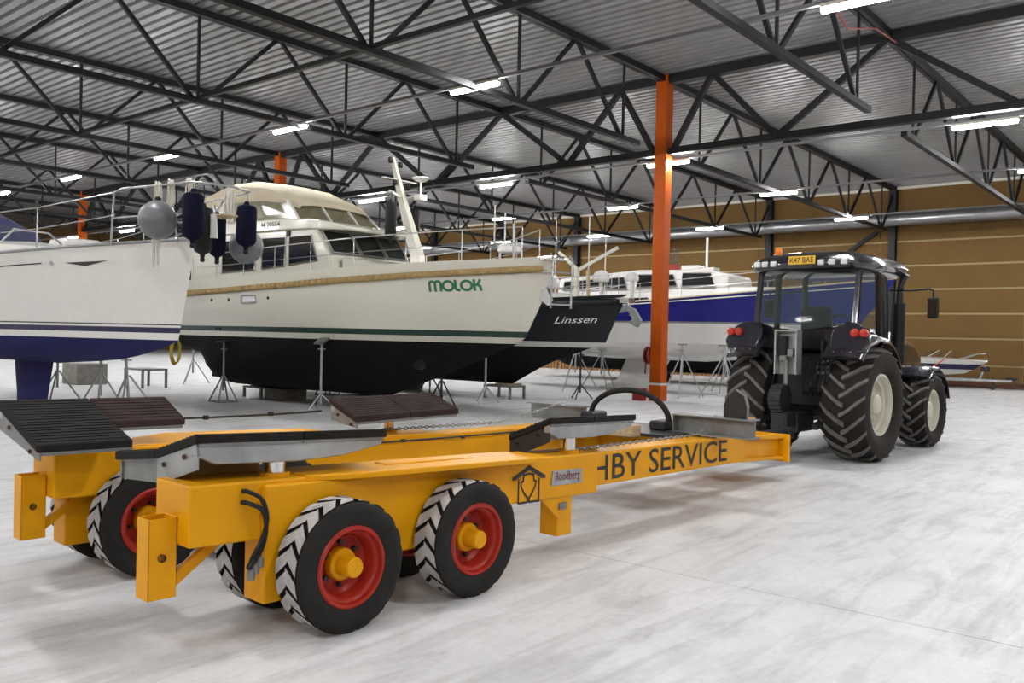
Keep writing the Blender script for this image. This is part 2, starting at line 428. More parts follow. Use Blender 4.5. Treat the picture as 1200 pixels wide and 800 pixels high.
def arc(p, q, sag, n=10):
    p = Vector(p); q = Vector(q)
    return [p+(q-p)*(i/n)+Vector((0, 0, -sag*4*(i/n)*(1-i/n))) for i in range(n+1)]

# --- wheels
TW, TRAD = .23, .375
def tyre_mesh():
    w = TW
    return MB().lathe([(.205, .03), (.25, .006), (.31, 0), (.350, .002), (.366, .014), (.366, .024), (.348, .026), (.348, w-.026), (.366, w-.024), (.366, w-.014), (.350, w-.002), (.31, w), (.25, w-.006), (.205, w-.03)], (0, 0, 0), 'y', 48).build('wheel', 'tyre', smooth=50).data
def tread_mesh(top):
    b = MB(); N = 19; w = TW; per = 2*pi/N
    for k in range(N):
        for h in (0, 1):
            o = k*per+(per*.16 if h else 0)
            ya, yb = ((.020, w*.51) if h == 0 else (w*.49, w-.020))
            da, db = ((.62*per, 0) if h == 0 else (0, .62*per))
            th = per*.70; P = []
            for r in ((TRAD+.0008,) if top else (TRAD, TRAD-.035)):
                for (yy, dd) in ((ya, da), (yb, db)):
                    for e in (0, .5, 1):
                        a = o+dd+th*e; P.append((r*cos(a), yy, r*sin(a)))
            b.add(P, [(0, 1, 4, 3), (1, 2, 5, 4)] if top else [(0, 1, 4, 3), (1, 2, 5, 4), (0, 6, 7, 1), (1, 7, 8, 2), (3, 4, 10, 9), (4, 5, 11, 10), (0, 3, 9, 6), (2, 8, 11, 5)])
    return b.build('tread' if not top else 'tread_wear', 'dust' if top else 'tyre').data
wm = tyre_mesh(); tm = tread_mesh(0); tw_ = tread_mesh(1)
rm = MB().lathe([(.232, .03), (.236, .012), (.226, .002), (.212, .004), (.206, .016), (.204, .034), (.190, .045), (.182, .06), (.172, .125), (.15, .145), (.06, .15), (.002, .15)], (0, 0, 0), 'y', 40).build('rim', 'red', smooth=35).data
hm = MB().lathe([(.095, .149), (.095, .105), (.088, .095), (.066, .09), (.060, .08), (.058, -.008), (.052, -.018), (.002, -.019)], (0, 0, 0), 'y', 28).build('hub', 'yellow', smooth=35).data
bb = MB()
for i in range(6): bb.lathe([(.014, .149), (.014, .118), (.001, .118)], (.125*cos(i*pi/3+.4), 0, .115*sin(i*pi/3+.4)), 'y', 6)
bm_ = bb.build('bolts', 'dsteel').data
for nm in ('wheel', 'tread', 'tread_wear', 'rim', 'hub', 'bolts'): bpy.data.objects.remove(bpy.data.objects[nm])
for s0 in (0, .65, S2-.65-TW, S2-TW):
    for t0 in (0.0, 1.01):
        t0 += -.27 if s0 > 1.3 else 0
        wq = part('wheel', wm, TR, (t0, s0, TRAD), (0, random.random()*6, 0)); wq['label'] = 'solid black tyre with grey worn tread and red rim'
        for nm, me in (('tread', tm), ('tread_wear', tw_), ('rim', rm), ('hub', hm), ('wheel_nuts', bm_)): part(nm, me, wq)
        wq.children[-1]['kind'] = 'stuff'

# --- frame, both sides
def mir(f):                                   # run once near, once mirrored to the far side
    for sg in (0, 1): f(lambda s: s if sg == 0 else S2-s, sg)
def bx(b, ms, t0, t1, s0, s1, z0, z1, sh=None):
    a, c = sorted((ms(s0), ms(s1))); return b.box(t0, t1, a, c, z0, z1, sh)
def frame(ms, far):
    q = -.27 if far else 0
    bx(MB(), ms, -.85, 2.65, .27, .645, .54, .865, tz).build('side_beam', 'yellow', TR, .012, seg=2)
    P = lambda a, c, d: (a, ms(d), c)
    MB().prism([(-.43+q, .20), (-.10+q, .20), (.0+q, .33), (1.30+q, .33), (1.52+q, .45), (1.52+q, .79), (-.43+q, .855)], P, .235, .44).build('bogie_box', 'yellow', TR, .012, seg=2)
    # fender deck over the wheels
    MB().prism([(-.15+q, .27), (.10+q, .20), (.43+q, .09), (1.68+q, .09), (1.88+q, .27), (1.9+q, .62), (-.15+q, .62)], lambda a, c, d: (a, ms(c), .862+tz(a)*1.0+d+(.02 if c < .2 else 0)), -.022, .012).build('fender_deck', 'yellow', TR, .004)
    MB().prism([(.55+q, .40), (1.35+q, .40), (1.35+q, .52), (.55+q, .52)], lambda a, c, d: (a, ms(c), .862+tz(a)+d), .008, .022).build('slot_rim', 'yellow', TR, .004)
    MB().prism([(1.55+q, .36), (1.80+q, .33), (1.83+q, .45), (1.60+q, .50)], lambda a, c, d: (a, ms(c), .862+tz(a)+d), .006, .0145).build('deck_opening_shade', 'ceilb', TR)  # dark red patch on the deck, painted as the shade inside a cutout
    # rear post, open square tube
    b = MB(); a0, a1, c0, c1 = -1.005, -.852, .39, .525; w = .008
    for (x0, x1, y0, y1) in ((a0, a0+w, c0, c1), (a1-w, a1, c0, c1), (a0, a1, c0, c0+w), (a0, a1, c1-w, c1)): bx(b, ms, x0, x1, y0, y1, .30, .72)
    po = bx(b, ms, a0+w, a1-w, c0+w, c1-w, .30, .31).build('rear_post', 'yellow', TR, .003)
    MB().lathe([(.021, 0), (.021, .012), (.001, .012)], (-.935, ms(.378) if not far else S2-.537, .515), 'y', 16).build('post_hole_shade', 'plinth', po)  # dark disc on the post face, coloured as the shaded hole
    MB().prism([(-.852, .36), (-.852, .40), (-.62, .56), (-.53, .56), (-.852, .33)], P, .43, .47).build('post_brace', 'yellow', TR)
    # front leg and gusset
    bx(MB(), ms, 2.18, 2.36, .30, .48, .16, .47).build('front_leg', 'yellow', TR, .008)
    gp = MB().prism([(1.95, .485), (2.34, .472), (2.34, .36), (2.28, .31), (2.18, .30)], P, .285, .31).build('leg_gusset', 'yellow', TR, .004)
    bx(MB(), ms, 2.17, 2.26, .272, .284, .375, .425).build('latch_plate', 'galvd', gp)
    # long beam with the lettering
    bx(MB(), ms, 2.60, 5.26, .35, .62, .487, .765, lambda t: -.011*(t-2.6)).build('long_beam', 'yellow', TR, .012, seg=2)
    # rams
    for t0, zb in ((-.27+q, .872-.033*q), (2.42+q, .785-.033*q)):
        MB().lathe([(.085, 0), (.085, .03), (.001, .03)], (t0, ms(.40), zb-.006), 'z', 20).build('ram_collar', 'yellow', TR)
        rq = MB().lathe([(.058, .0), (.058, .16), (.001, .16)], (t0, ms(.40), zb+.02), 'z', 24).build('lifting_ram', 'chrome', TR, smooth=40)
mir(frame)
# drawbar at the front, made of a channel frame narrowing to the coupling
dz = lambda t: -.055*(t-5.3)
for s0, s1 in ((.84, 1.02), (1.70, 1.88)):
    b = MB().box(5.3, 7.3, s0, s1, .62, .66, dz).box(5.3, 7.3, s0, s1, .36, .40, dz)
    b.box(5.3, 7.3, (s0+s1)/2-.02, (s0+s1)/2+.02, .395, .625, dz).build('drawbar_channel', 'yellow', TR, .004)
MB().box(5.12, 5.32, .36, 2.36, .46, .73).build('cross_member', 'yellow', TR, .01)
MB().box(7.28, 7.34, .78, 1.94, .22, .56).build('drawbar_plate', 'yellow', TR, .006)
MB().box(7.0, 7.28, 1.22, 1.34, .55, .74).build('upright_plate', 'yellow', TR, .01)
MB().box(6.3, 7.28, 1.02, 1.7, .50, .53).build('drawbar_deck', 'yellow', TR)
cl = MB().box(7.34, 8.62, 1.38, 1.52, .38, .50).box(8.5, 8.66, 1.33, 1.57, .36, .52)
cl.build('coupling', 'dsteel', TR, .01)

# --- lifting pads
def pad(ms, t0, t1, zo0, zo1, sh, zh, si, zi, far, split, name_mat, reach=None):
    tl = lambda t: lerp(zo0, zo1, (t-t0)/(t1-t0))-zo0
    # galvanised channel body along the outer edge
    P = lambda a, c, d: (a, ms(d), c+tl(a))
    L = t1-t0; z = zo0-.05
    MB().prism([(t0, z), (t0, z-.07), (t0+.12, z-.12), (t0+L*.5, z-.125), (t1-.3, z-.105), (t1-.02, z-.05), (t1, z)], P, .31, .365).build('pad_frame', 'galv', TR, .006)
    # sloping web plate under the rubber
    q = lambda sa, za: [(.30, zo0-.05), (sa, za-.05), (sa, za-.07), (.30, zo0-.07)]
    MB().prism(q(sh, zh), lambda a, c, d: (d, ms(a), c+tl(d)), t0+.01, split-.004).build('pad_web', 'galvd', TR)
    MB().prism(q(*(reach or (sh, zh))), lambda a, c, d: (d, ms(a), c+tl(d)), split+.004, t1-.01).build('pad_web', 'galvd', TR)
    if si:
        b = MB().prism([(sh, zh-.05), (si, zi-.05), (si, zi-.16), (sh, zh-.19)], lambda a, c, d: (d, ms(a), c+tl(d)), t0+.03, t0+.04)
        b.prism([(sh, zh-.05), (si, zi-.05), (si, zi-.062), (sh, zh-.062)], lambda a, c, d: (d, ms(a), c+tl(d)), t0+.02, split)
        b.prism([(si-.02, zi-.05), (si, zi-.05), (si, zi-.16), (si-.02, zi-.16)], lambda a, c, d: (d, ms(a), c+tl(d)), t0+.02, split)
        b.prism([(sh, zh-.05), (sh+.02, zh-.05), (sh+.02, zh-.19), (sh, zh-.19)], lambda a, c, d: (d, ms(a), c+tl(d)), t0+.02, split)
        b.build('inner_arm', 'galvd', TR)
    # end plate with bolts
    ep = MB().prism([(.31, zo0-.05), (sh, zh-.05), (sh, zh-(.10 if far else .20)), (.31, zo0-.19)], lambda a, c, d: (d, ms(a), c+tl(d)), t0+.005, t0+.018).build('end_plate', 'dsteel' if t0 > 2 else 'galvd' if far else 'galv', TR)  # far and front plates coloured darker for the shade under those pads
    for f in (.28, .8):
        MB().lathe([(.014, -.012), (.014, 0), (.001, 0)], (t0+.006, ms(lerp(.31, sh, f)), lerp(zo0, zh, f)-.10), 'x', 8).build('bolt', 'plinth', ep)
    # rubber panels
    def rub(a0, a1, s0, z0, s1, z1, m):
        o = MB().prism([(s0, z0), (s1, z1), (s1, z1-.05), (s0, z0-.05)], lambda a, c, d: (d, ms(a), c+tl(d)), a0, a1).build('rubber_panel', m, TR, .006)
        # anti-slip ribs on the rubber
        nrm = Vector((z0-z1, s1-s0)).normalized(); b = MB(); k = 0; dd = Vector((s1-s0, z1-z0)); Ld = dd.length; dd.normalize()
        e = .03
        while e < Ld-.02:
            c0 = Vector((s0, z0))+dd*e; c1 = c0+dd*.02; h = nrm*.004
            b.prism([tuple(c0), tuple(c1), tuple(c1+h), tuple(c0+h)], lambda a, c, d: (d, ms(a), c+tl(d)), a0+.01, a1-.01); e += .045
        b.build('ribs', m, o)
    rub(t0-.01, split-.004, .29, zo0, sh, zh, name_mat[0]); rub(split+.004, t1+.01, .29, zo0, reach[0] if reach else sh, reach[1] if reach else zh, name_mat[1])
    if si: rub(t0-.01, split-.004, sh+.004, zh, si+.01, zi, name_mat[0])
I = lambda s: s
Mr = lambda s: S2-s
pad(I, -.80, .455, 1.158, 1.107, .75, 1.03, 1.25, .965, 0, -.15, ('rubber', 'rubber'))
pad(Mr, -1.08, .05, 1.205, 1.19, 1.02, .98, None, 0, 1, -.50, ('rubber', 'rrubber'), (.62, 1.065))
pad(I, 2.07, 3.20, 1.09, 1.06, .72, .925, None, 0, 0, 2.62, ('rubber', 'rubber'))
pad(Mr, 1.57, 2.78, 1.122, 1.135, .68, .985, None, 0, 1, 2.18, ('rrubber', 'rrubber'))

# --- cross I-beams, arch, chains, cables, hoses
def ibeam(t0, t1, s0, s1, z0, z1, name='cross_i_beam'):
    tm = (t0+t1)/2
    return MB().box(t0, t1, s0, s1, z1-.014, z1).box(t0, t1, s0, s1, z0, z0+.014).box(tm-.006, tm+.006, s0, s1, z0+.014, z1-.014).build(name, 'galvd', TR)
ib = ibeam(4.62, 4.82, -.06, .82, .765, .955)
for s in (.795,): MB().box(4.625, 4.715, s, s+.01, .78, .94).build('stiffener', 'galvd', ib)
ibeam(4.58, 4.78, 1.95, 2.76, .765, .945)
MB().box(4.2, 5.1, .62, 2.1, .745, .775).build('centre_plate', 'dsteel', TR)
MB().box(4.05, 4.20, .9, 1.9, .74, .86).build('timber_block', 'wood', TR, .01)
MB().box(4.55, 4.85, .86, 1.05, .775, .87).build('arch_shoe', 'dsteel', TR, .02)
MB().box(4.55, 4.85, 1.78, 1.95, .775, .90).build('arch_shoe', 'dsteel', TR, .02)
MB().tube([(4.66, 1.37-.50*cos(a), .86+.30*sin(a)) for a in [pi*k/20 for k in range(21)]], .030, 10).build('arch_tube', 'tyre', TR, smooth=50)
b = MB(); chain(b, arc((2.45, .42, .80), (4.4, .40, .79), .0, 6)+arc((4.4, .40, .79), (4.72, .36, .975), .02, 5)[1:], .042); b.build('lashing_chain', 'galvd', TR)
b = MB(); chain(b, [(2.0, 2.22, .83), (3.6, 2.3, .80)]+arc((3.6, 2.3, .80), (4.68, 2.3, .965), .01, 5)[1:], .045); b.build('lashing_chain', 'galvd', TR)
b = MB().tube(arc((.1, 2.04, .80), (3.9, 2.07, .72), .02, 14), .009, 6)
for i in range(5): b.lathe([(.016, -.02), (.016, .02)], (.6+i*.75, 2.042, .783-.02*i), 'x', 6)
b.build('cable', 'black', TR)
b = MB().tube(arc((.05, 2.62, 1.0), (1.62, 2.62, .99), .01, 8), .010, 6)
for i in range(2): b.lathe([(.02, -.02), (.02, .02)], (.5+i*.6, 2.62, .99), 'x', 6)
b.build('hydraulic_line', 'black', TR)
def spline(P, n=5):
    P = [Vector(p) for p in P]; out = []
    for i in range(len(P)-1):
        p0, p1, p2, p3 = P[max(i-1, 0)], P[i], P[i+1], P[min(i+2, len(P)-1)]
        for k in range(n):
            t = k/n; out.append(.5*((2*p1)+(p2-p0)*t+(2*p0-5*p1+4*p2-p3)*t*t+(3*p1-p0-3*p2+p3)*t**3))
    return out+[P[-1]]
for k, (ta, za) in enumerate(((-.52, .835), (-.525, .775))):
    hp = MB().tube(spline([(ta-.03, .262, za), (ta-.02, .22, za), (ta+.045+.01*k, .195, za-.045), (ta+.075, .19, za-.15), (ta+.05, .195, za-.26), (ta+.005-.02*k, .20, za-.34), (ta-.01, .215, .44)]), .0125, 8)
    hp.build('hydraulic_hose', 'black', TR, smooth=60)
hp = MB()
for k in range(3): hp.lathe([(.020, 0), (.024, .02), (.024, .05), (.015, .06)], (-.52+.025*k, .215, .36+.03*k), 'z', 8)
hp.build('hose_coupling', 'galvd', TR)

# --- markings
LF = lambda s: (lambda a, c: (a, s, c))
b = MB(); fs = LF(.2665)
base = .478
stroke(b, [(1.685, .655), (1.685, .485), (1.785, .482)], .016, fs); stroke(b, [(1.805, .482), (1.915, .478), (1.915, .645)], .016, fs)
stroke(b, [(1.63, .672), (1.80, .742), (1.975, .655)], .026, fs); stroke(b, [(1.65, .660), (1.80, .722), (1.955, .645)], .008, fs)
stroke(b, [(1.785, .482), (1.785, .515), (1.745, .555), (1.715, .60), (1.71, .635), (1.735, .642), (1.742, .685), (1.80, .694), (1.85, .682), (1.858, .638), (1.88, .628), (1.87, .59), (1.84, .55), (1.805, .515), (1.805, .482)], .015, fs)
b.build('boathouse_emblem', 'ink', TR)
np_ = MB().prism([(2.055, .572), (2.437, .560), (2.433, .674), (2.069, .686)], lambda a, c, d: (a, d, c), .262, .2695).build('maker_plate', 'galv', TR)
lettering('maker_name', 'Roodberg', lambda u, v: (2.10+.30*u, .2605, .585+.09*v-.010*u), 'rink', np_, .004)
lettering('side_lettering', 'HBY SERVICE', lambda u, v: (2.665+2.26*u, .3465, lerp(.522, .498, u)+.216*v), 'ink', TR, .006)

# ================================================================ black tractor
TC = thing('tractor', (-3.916, 13.113, 0), 'black farm tractor with enclosed cab, coupled to the front of the yellow trailer', 'tractor', None, R(90-3.2))
CY = 1.06                                     # centre line
def ag_wheel(rad, w, rimr, n, wid):
    """tyre (part) with lugs, rim and hub as sub-parts; axis y, outer face at y=0 (right side)"""
    ty = MB().lathe([(rimr, w*.18), (rimr+.06, w*.06), (rad*.80, .0), (rad*.92, .03), (rad-.045, .10), (rad-.040, w*.5), (rad-.045, w-.10), (rad*.92, w-.03), (rad*.80, w), (rimr+.06, w*.94), (rimr, w*.82)], (0, 0, 0), 'y', 56).build('tyre_tmp', 'ttyre', smooth=50).data
    b = MB(); per = 2*pi/n
    def lug(o, side):
        yc = w*.5; ye = .01 if side else w-.01; L = []
        m = 6
        for i in range(m+1):
            f = i/m; y = lerp(yc+(.03 if side else -.03), ye, f); a = o-(per*1.05)*f**1.25   # sweeps back
            tw = per*lerp(.21, .17, f)*.5
            drop = .055*max(0, f-.72)/.28
            L.append((y, a, tw, rad-drop))
        ring = []
        for y, a, tw, r in L:
            ring.append([((r)*cos(a-tw), y, r*sin(a-tw)), (r*cos(a+tw), y, r*sin(a+tw)), ((rad-.07)*cos(a+tw*1.4), y, (rad-.07)*sin(a+tw*1.4)), ((rad-.07)*cos(a-tw*1.4), y, (rad-.07)*sin(a-tw*1.4))])
        b.loft(ring)
    for k in range(n): lug(k*per, True); lug((k+.5)*per, False)
    lg = b.build('lug_tmp', 'lug', smooth=30).data
    rm = MB().lathe([(rimr+.02, .10), (rimr+.02, .07), (rimr-.01, .065), (rimr-.03, .10), (rimr-.035, .16), (rimr-.08, .18), (rimr-.09, .26), (rimr*.45, .24), (rimr*.42, .19), (rimr*.2, .19), (.001, .19)], (0, 0, 0), 'y', 44).build('rim_tmp', 'cream', smooth=35).data
    hb = MB().lathe([(.15, .20), (.15, .13), (.11, .10), (.001, .10)], (0, 0, 0), 'y', 24)
    for i in range(8): hb.lathe([(.018, .20), (.018, .165), (.001, .165)], (.21*cos(i*pi/4)*rimr/.42, 0, .21*sin(i*pi/4)*rimr/.42), 'y', 6)
    hb = hb.build('hub_tmp', 'cream', smooth=35).data
    for nm in ('tyre_tmp', 'lug_tmp', 'rim_tmp', 'hub_tmp'): bpy.data.objects.remove(bpy.data.objects[nm])
    return ty, lg, rm, hb
RW = ag_wheel(.835, .66, .43, 19, .66); FW = ag_wheel(.62, .52, .33, 16, .5)
for (t, s, flip, Wm, r) in ((0, -.02, 0, RW, .835), (0, 2*CY+.02, 1, RW, .835), (2.72, .12, 0, FW, .62), (2.72, 2*CY-.12, 1, FW, .62)):
    o = part('wheel', Wm[0], TC, (t, s, r), (0, 0, 0) if not flip else (0, 0, pi)); o['label'] = 'chunky black tractor tyre with cream rim'
    for nm, me in (('tyre_lugs', Wm[1]), ('rim', Wm[2]), ('hub', Wm[3])): part(nm, me, o)
# chassis, axle, gearbox
MB().box(-.25, 2.9, CY-.26, CY+.26, .62, 1.30).build('chassis', 'dsteel', TC, .03)
MB().tube([(0, .45, .835), (0, 2*CY-.45, .835)], .16, 16).build('rear_axle', 'dsteel', TC, smooth=40)
MB().tube([(2.72, .55, .60), (2.72, 2*CY-.55, .60)], .10, 12).build('front_axle', 'dsteel', TC, smooth=40)
MB().box(-.48, .5, CY-.42, CY+.42, .75, 1.55).build('rear_housing', 'black', TC, .05)
# hood
MB().loft([[(x, CY-w, z0), (x, CY+w, z0), (x, CY+w, z1-.14), (x, CY+w-.12, z1), (x, CY-w+.12, z1), (x, CY-w, z1-.14)] for x, w, z0, z1 in ((1.25, .43, 1.15, 1.98), (2.4, .41, 1.12, 1.92), (3.3, .38, 1.05, 1.80), (3.75, .33, 1.0, 1.62))]).build('hood', 'gloss', TC, .02, smooth=35)
MB().box(3.5, 3.95, CY-.35, CY+.35, .55, 1.0).build('front_weight', 'dsteel', TC, .04)
MB().box(.7, 2.2, .62, .98, .42, .95).box(.75, 1.6, CY+.08+.4, CY+.9, .42, .95).build('fuel_tank', 'black', TC, .05)
for i in range(3): MB().box(.85, 1.25, .30, .62, .45+.3*i, .48+.3*i).build('cab_step', 'dsteel', TC, .005)
# rear fenders: swept shell over each tyre
def rfender(side):
    ms = (lambda s: s) if side == 0 else (lambda s: 2*CY-s)
    def ring(a, s_in, s_out, rr, th):
        out = []
        for (s, r) in ((s_in, rr+.02), (lerp(s_in, s_out, .6), rr+.035), (s_out-.06*(1 if s_out > s_in else -1), rr), (s_out, rr-.07), (s_out, rr-.10), (lerp(s_in, s_out, .6), rr-th), (s_in, rr-th)):
            out.append((-r*cos(a), ms(s), .835+r*sin(a)))
        return out
    rings = []
    for k in range(13):
        a = lerp(R(38), R(150), k/12); f = k/12
        so = lerp(-.02, .06, abs(f-.4)); rr = .96+.08*(1-f)*.6+(.10 if k < 3 else .05 if k < 5 else 0)
        rings.append(ring(a, .56, so, rr, .05))
    fd = MB().loft(rings).build('rear_fender', 'gmetal', TC, smooth=50)
    # rear face of the fender, slanting plate carrying the lights
    q = MB().prism([(.02, 1.60), (.10, 1.57), (.42, 1.56), (.52, 1.66), (.52, 1.88), (.46, 1.97), (.34, 2.02), (.18, 2.01), (.06, 1.94), (-.02, 1.84), (-.05, 1.72)], lambda a, c, d: (-.80-d+(c-1.56)*.45, ms(a), c), -.06, .03).build('fender_rear_panel', 'gmetal', TC, .03, smooth=40, seg=3)
    for s in (.04, .17):
        c = (-.80-.03+.30*.45-.01, ms(s), 1.86)
        MB().lathe([(.062, 0), (.062, -.03), (.05, -.045), (.001, -.05)], (c[0]-.01, c[1], c[2]), 'x', 18).build('tail_lamp', 'rlens', q, smooth=40)
    for s in (.18, .30, .42): MB().lathe([(.014, 0), (.014, -.012), (.001, -.012)], (-.83, ms(s), 1.59), 'x', 8).build('rivet', 'chrome', q)
    # front mudguard
    rings = []
    for k in range(9):
        a = lerp(R(52), R(165), k/8)
        rings.append([(2.72-r*cos(a), ms(s), .62+r*sin(a)) for s, r in ((.66, .74), (.40, .76), (.16, .74), (.12, .69), (.16, .70), (.40, .71), (.66, .70))])
    MB().loft(rings).build('front_mudguard', 'gmetal', TC, smooth=50)
rfender(0); rfender(1)
# cab
zb, zt_ = 1.95, 2.80
cr = [(-.30, .20), (-.30, 2*CY-.20), (1.20, .26), (1.20, 2*CY-.26)]
pil = [((-.42, .30, 1.85), (-.28, .30, 2.82)), ((-.42, 2*CY-.30, 1.85), (-.28, 2*CY-.30, 2.82)), ((.45, .26, 1.4), (.42, .30, 2.82)), ((.45, 2*CY-.20, 1.4), (.42, 2*CY-.24, 2.82)), ((1.22, .44, 1.2), (1.06, .44, 2.82)), ((1.32, 2*CY-.34, 1.2), (1.12, 2*CY-.36, 2.82))]
for a, b in pil: MB().bar(a, b, .085, .085).build('cab_pillar', 'gloss', TC, .02, seg=2)
MB().box(-.36, 1.3, .30, 2*CY-.30, 1.10, 1.20).build('cab_floor', 'black', TC)
MB().prism([(-.45, 1.80), (-.45, 1.96), (-.30, 1.98), (1.3, 1.5), (1.3, 1.15), (-.3, 1.15)], lambda a, c, d: (a, d, c), .33, .37).build('cab_lower_panel', 'gloss', TC)
MB().prism([(-.45, 1.80), (-.45, 1.96), (-.30, 1.98), (1.3, 1.5), (1.3, 1.15), (-.3, 1.15)], lambda a, c, d: (a, d, c), 2*CY-.37, 2*CY-.33).build('cab_lower_panel', 'gloss', TC)
# rear sill, curved
MB().prism([(.34, 2.02), (.62, 1.93), (CY, 1.89), (2*CY-.62, 1.93), (2*CY-.34, 2.02), (2*CY-.34, 1.62), (.34, 1.62)], lambda a, c, d: (d, a, c), -.46, -.40).build('rear_sill', 'gloss', TC, .01)
def pane(name, pts, m='glass', th=.006):
    a, b, c = Vector(pts[0]), Vector(pts[1]), Vector(pts[2]); n = (b-a).cross(c-a).normalized()*th
    k = len(pts); MB().add([Vector(p) for p in pts]+[Vector(p)+n for p in pts], [tuple(range(k)), tuple(range(k, 2*k))[::-1]]+[(i, (i+1) % k, k+(i+1) % k, k+i) for i in range(k)]).build(name, m, TC)
pane('rear_window', [(-.425, .35, 2.0), (-.43, CY, 1.9), (-.425, 2*CY-.35, 2.0), (-.30, 2*CY-.35, 2.78), (-.30, .35, 2.78)])
for ss in (.31, 2*CY-.31):
    pane('side_window', [(-.36, ss, 2.0), (.42, ss, 1.95), (.40, ss, 2.78), (-.27, ss, 2.78)]); pane('door_glass', [(.48, ss, 1.35), (1.20, ss+(.09 if ss < 1 else 0), 1.30), (1.05, ss+(.09 if ss < 1 else 0), 2.78), (.46, ss, 2.78)])
pane('windscreen', [(1.24, .48, 1.5), (1.24, 2*CY-.40, 1.5), (1.06, 2*CY-.42, 2.78), (1.06, .48, 2.78)])
# roof
rr = []
for z, g, xa, xb in ((2.74, .16, -.36, 1.30), (2.80, .02, -.50, 1.42), (2.88, -.02, -.54, 1.46), (2.98, .06, -.48, 1.40), (3.05, .22, -.34, 1.25), (3.09, .5, -.1, 1.0)):
    s0, s1 = .18+g, 2*CY-.18-g; c = .16
    rr.append([(xa, s0+c, z), (xa-.03, CY, z), (xa, s1-c, z), (xa+c, s1, z), (xb-c, s1, z), (xb, s1-c, z), (xb, s0+c, z), (xb-c, s0, z), (xa+c, s0, z)])
ro = MB().loft(rr).build('cab_roof', 'gloss', TC, .012, smooth=45)
for s in (.42, .60, .78-.02, 1.50, 1.64, 1.76):
    MB().box(-.575, -.50, s-.045, s+.045, 2.845, 2.925).build('work_lamp', 'wlens', ro, .012)
pl = MB().box(-.595, -.575, .83, 1.24, 2.865, 2.985).build('number_plate', 'plate', ro, .005)
lettering('plate_number', 'K47\u00b7BAE', lambda u, v: (-.5965, 1.215-.36*u, 2.885+.08*v), 'ink', pl, .01)
be = MB().lathe([(.055, 0), (.055, .03), (.05, .03), (.055, .05), (.05, .11), (.03, .14), (.001, .145)], (-.15, 1.62, 3.04), 'z', 18).build('beacon', 'amber', TC, smooth=40)
MB().lathe([(.06, -.03), (.06, .015), (.001, .015)], (-.15, 1.62, 3.04), 'z', 18).build('beacon_base', 'black', be)
# exhaust stack with curved tip
ex = MB().tube([(1.34, .30, 1.40), (1.34, .30, 2.36)], .095, 16).build('exhaust', 'black', TC, smooth=40)
MB().tube([(1.34, .30, 2.35), (1.34, .30, 2.55), (1.335, .28, 2.66), (1.33, .24, 2.76), (1.32, .19, 2.82)], [.06, .055, .055, .055, .055], 14).build('exhaust_tip', 'dsteel', ex, smooth=50)
# mirrors and front marker lamp
for sg in (0, 1):
    ms = (lambda s: s) if sg == 0 else (lambda s: 2*CY-s)
    mr = MB().tube([(1.10, ms(.36), 2.56), (1.12, ms(.05), 2.55), (1.14, ms(-.20), 2.57), (1.14, ms(-.27), 2.55), (1.14, ms(-.27), 2.44)], .016, 8).build('mirror_arm', 'black', TC, smooth=50)
    MB().box(1.10, 1.16, ms(-.27)-.085, ms(-.27)+.085, 2.12, 2.44).build('mirror_head', 'black', mr, .03, seg=2)
    MB().box(1.094, 1.10, ms(-.27)-.065, ms(-.27)+.065, 2.15, 2.41).build('mirror_glass', 'dglass', mr)
MB().tube([(1.1, .30, 2.5), (1.1, .33, 1.7)], .016, 8).build('grab_rail', 'black', TC)
MB().lathe([(.055, 0), (.035, .16), (.02, .22), (.001, .225)], (1.5, .30, 1.72), 'z', 16).build('front_marker_lamp', 'amber', TC, smooth=40)
MB().box(1.46, 1.54, .24, .36, 1.55, 1.72).build('marker_bracket', 'black', TC, .01)
# interior
MB().box(.1, .55, CY-.25, CY+.25, 1.45, 1.60).build('seat_cushion', 'black', TC, .04, seg=2)
MB().prism([(.02, 1.55), (.14, 1.55), (.06, 2.28), (-.06, 2.26)], lambda a, c, d: (a, d, c), CY-.24, CY+.24).build('seat_back', 'black', TC, .04, seg=2)
sw = MB().tube([(.86+.06*sin(a)*.6, CY-.02+.19*cos(a), 2.0+.17*sin(a)) for a in [2*pi*k/20 for k in range(21)]], .015, 6).build('steering_wheel', 'black', TC)
MB().tube([(.87, CY-.02, 2.0), (1.1, CY-.02, 1.6)], .03, 8).bar((.86, CY-.2, 2.0), (.86, CY+.16, 2.0), .03).build('steering_column', 'black', sw)
MB().box(1.0, 1.25, .5, 2*CY-.5, 1.35, 1.85).build('dashboard', 'black', TC, .06, seg=2)
MB().box(.25, .75, .48, .66, 1.7, 1.86).build('arm_console', 'black', TC, .03)
# rear linkage: grey valve box, round coupler, lift arms, hoses
vb = MB().box(-1.02, -.86, .88, .90, 1.25, 1.88).box(-1.02, -.86, 1.20, 1.22, 1.25, 1.88).box(-1.02, -.86, .88, 1.22, 1.87, 1.89).box(-.87, -.85, .88, 1.22, 1.25, 1.88).build('valve_box', 'galv', TC)
MB().box(-.99, -.88, 1.06, 1.18, 1.52, 1.80).build('valve_block', 'black', vb, .01)
MB().box(-.99, -.88, .95, 1.04, 1.50, 1.62).box(-.99, -.9, 1.05, 1.16, 1.44, 1.52).build('valve_fitting', 'galvd', vb, .01)
MB().tube([(-.95, 1.06, 1.45), (-.95, 1.06, 1.02)], .035, 12).build('lift_cylinder', 'galvd', TC, smooth=40)
cg = MB().lathe([(.001, -.09), (.19, -.09), (.20, -.07), (.20, .07), (.19, .09), (.001, .09)], (-1.05, 1.10, .90), 'y', 24)
for i in range(18):
    a = 2*pi*i/18; cg.bar((-1.05+.19*cos(a), 1.01, .90+.19*sin(a)), (-1.05+.19*cos(a), 1.19, .90+.19*sin(a)), .035)
cg.build('toothed_coupler', 'dsteel', TC)
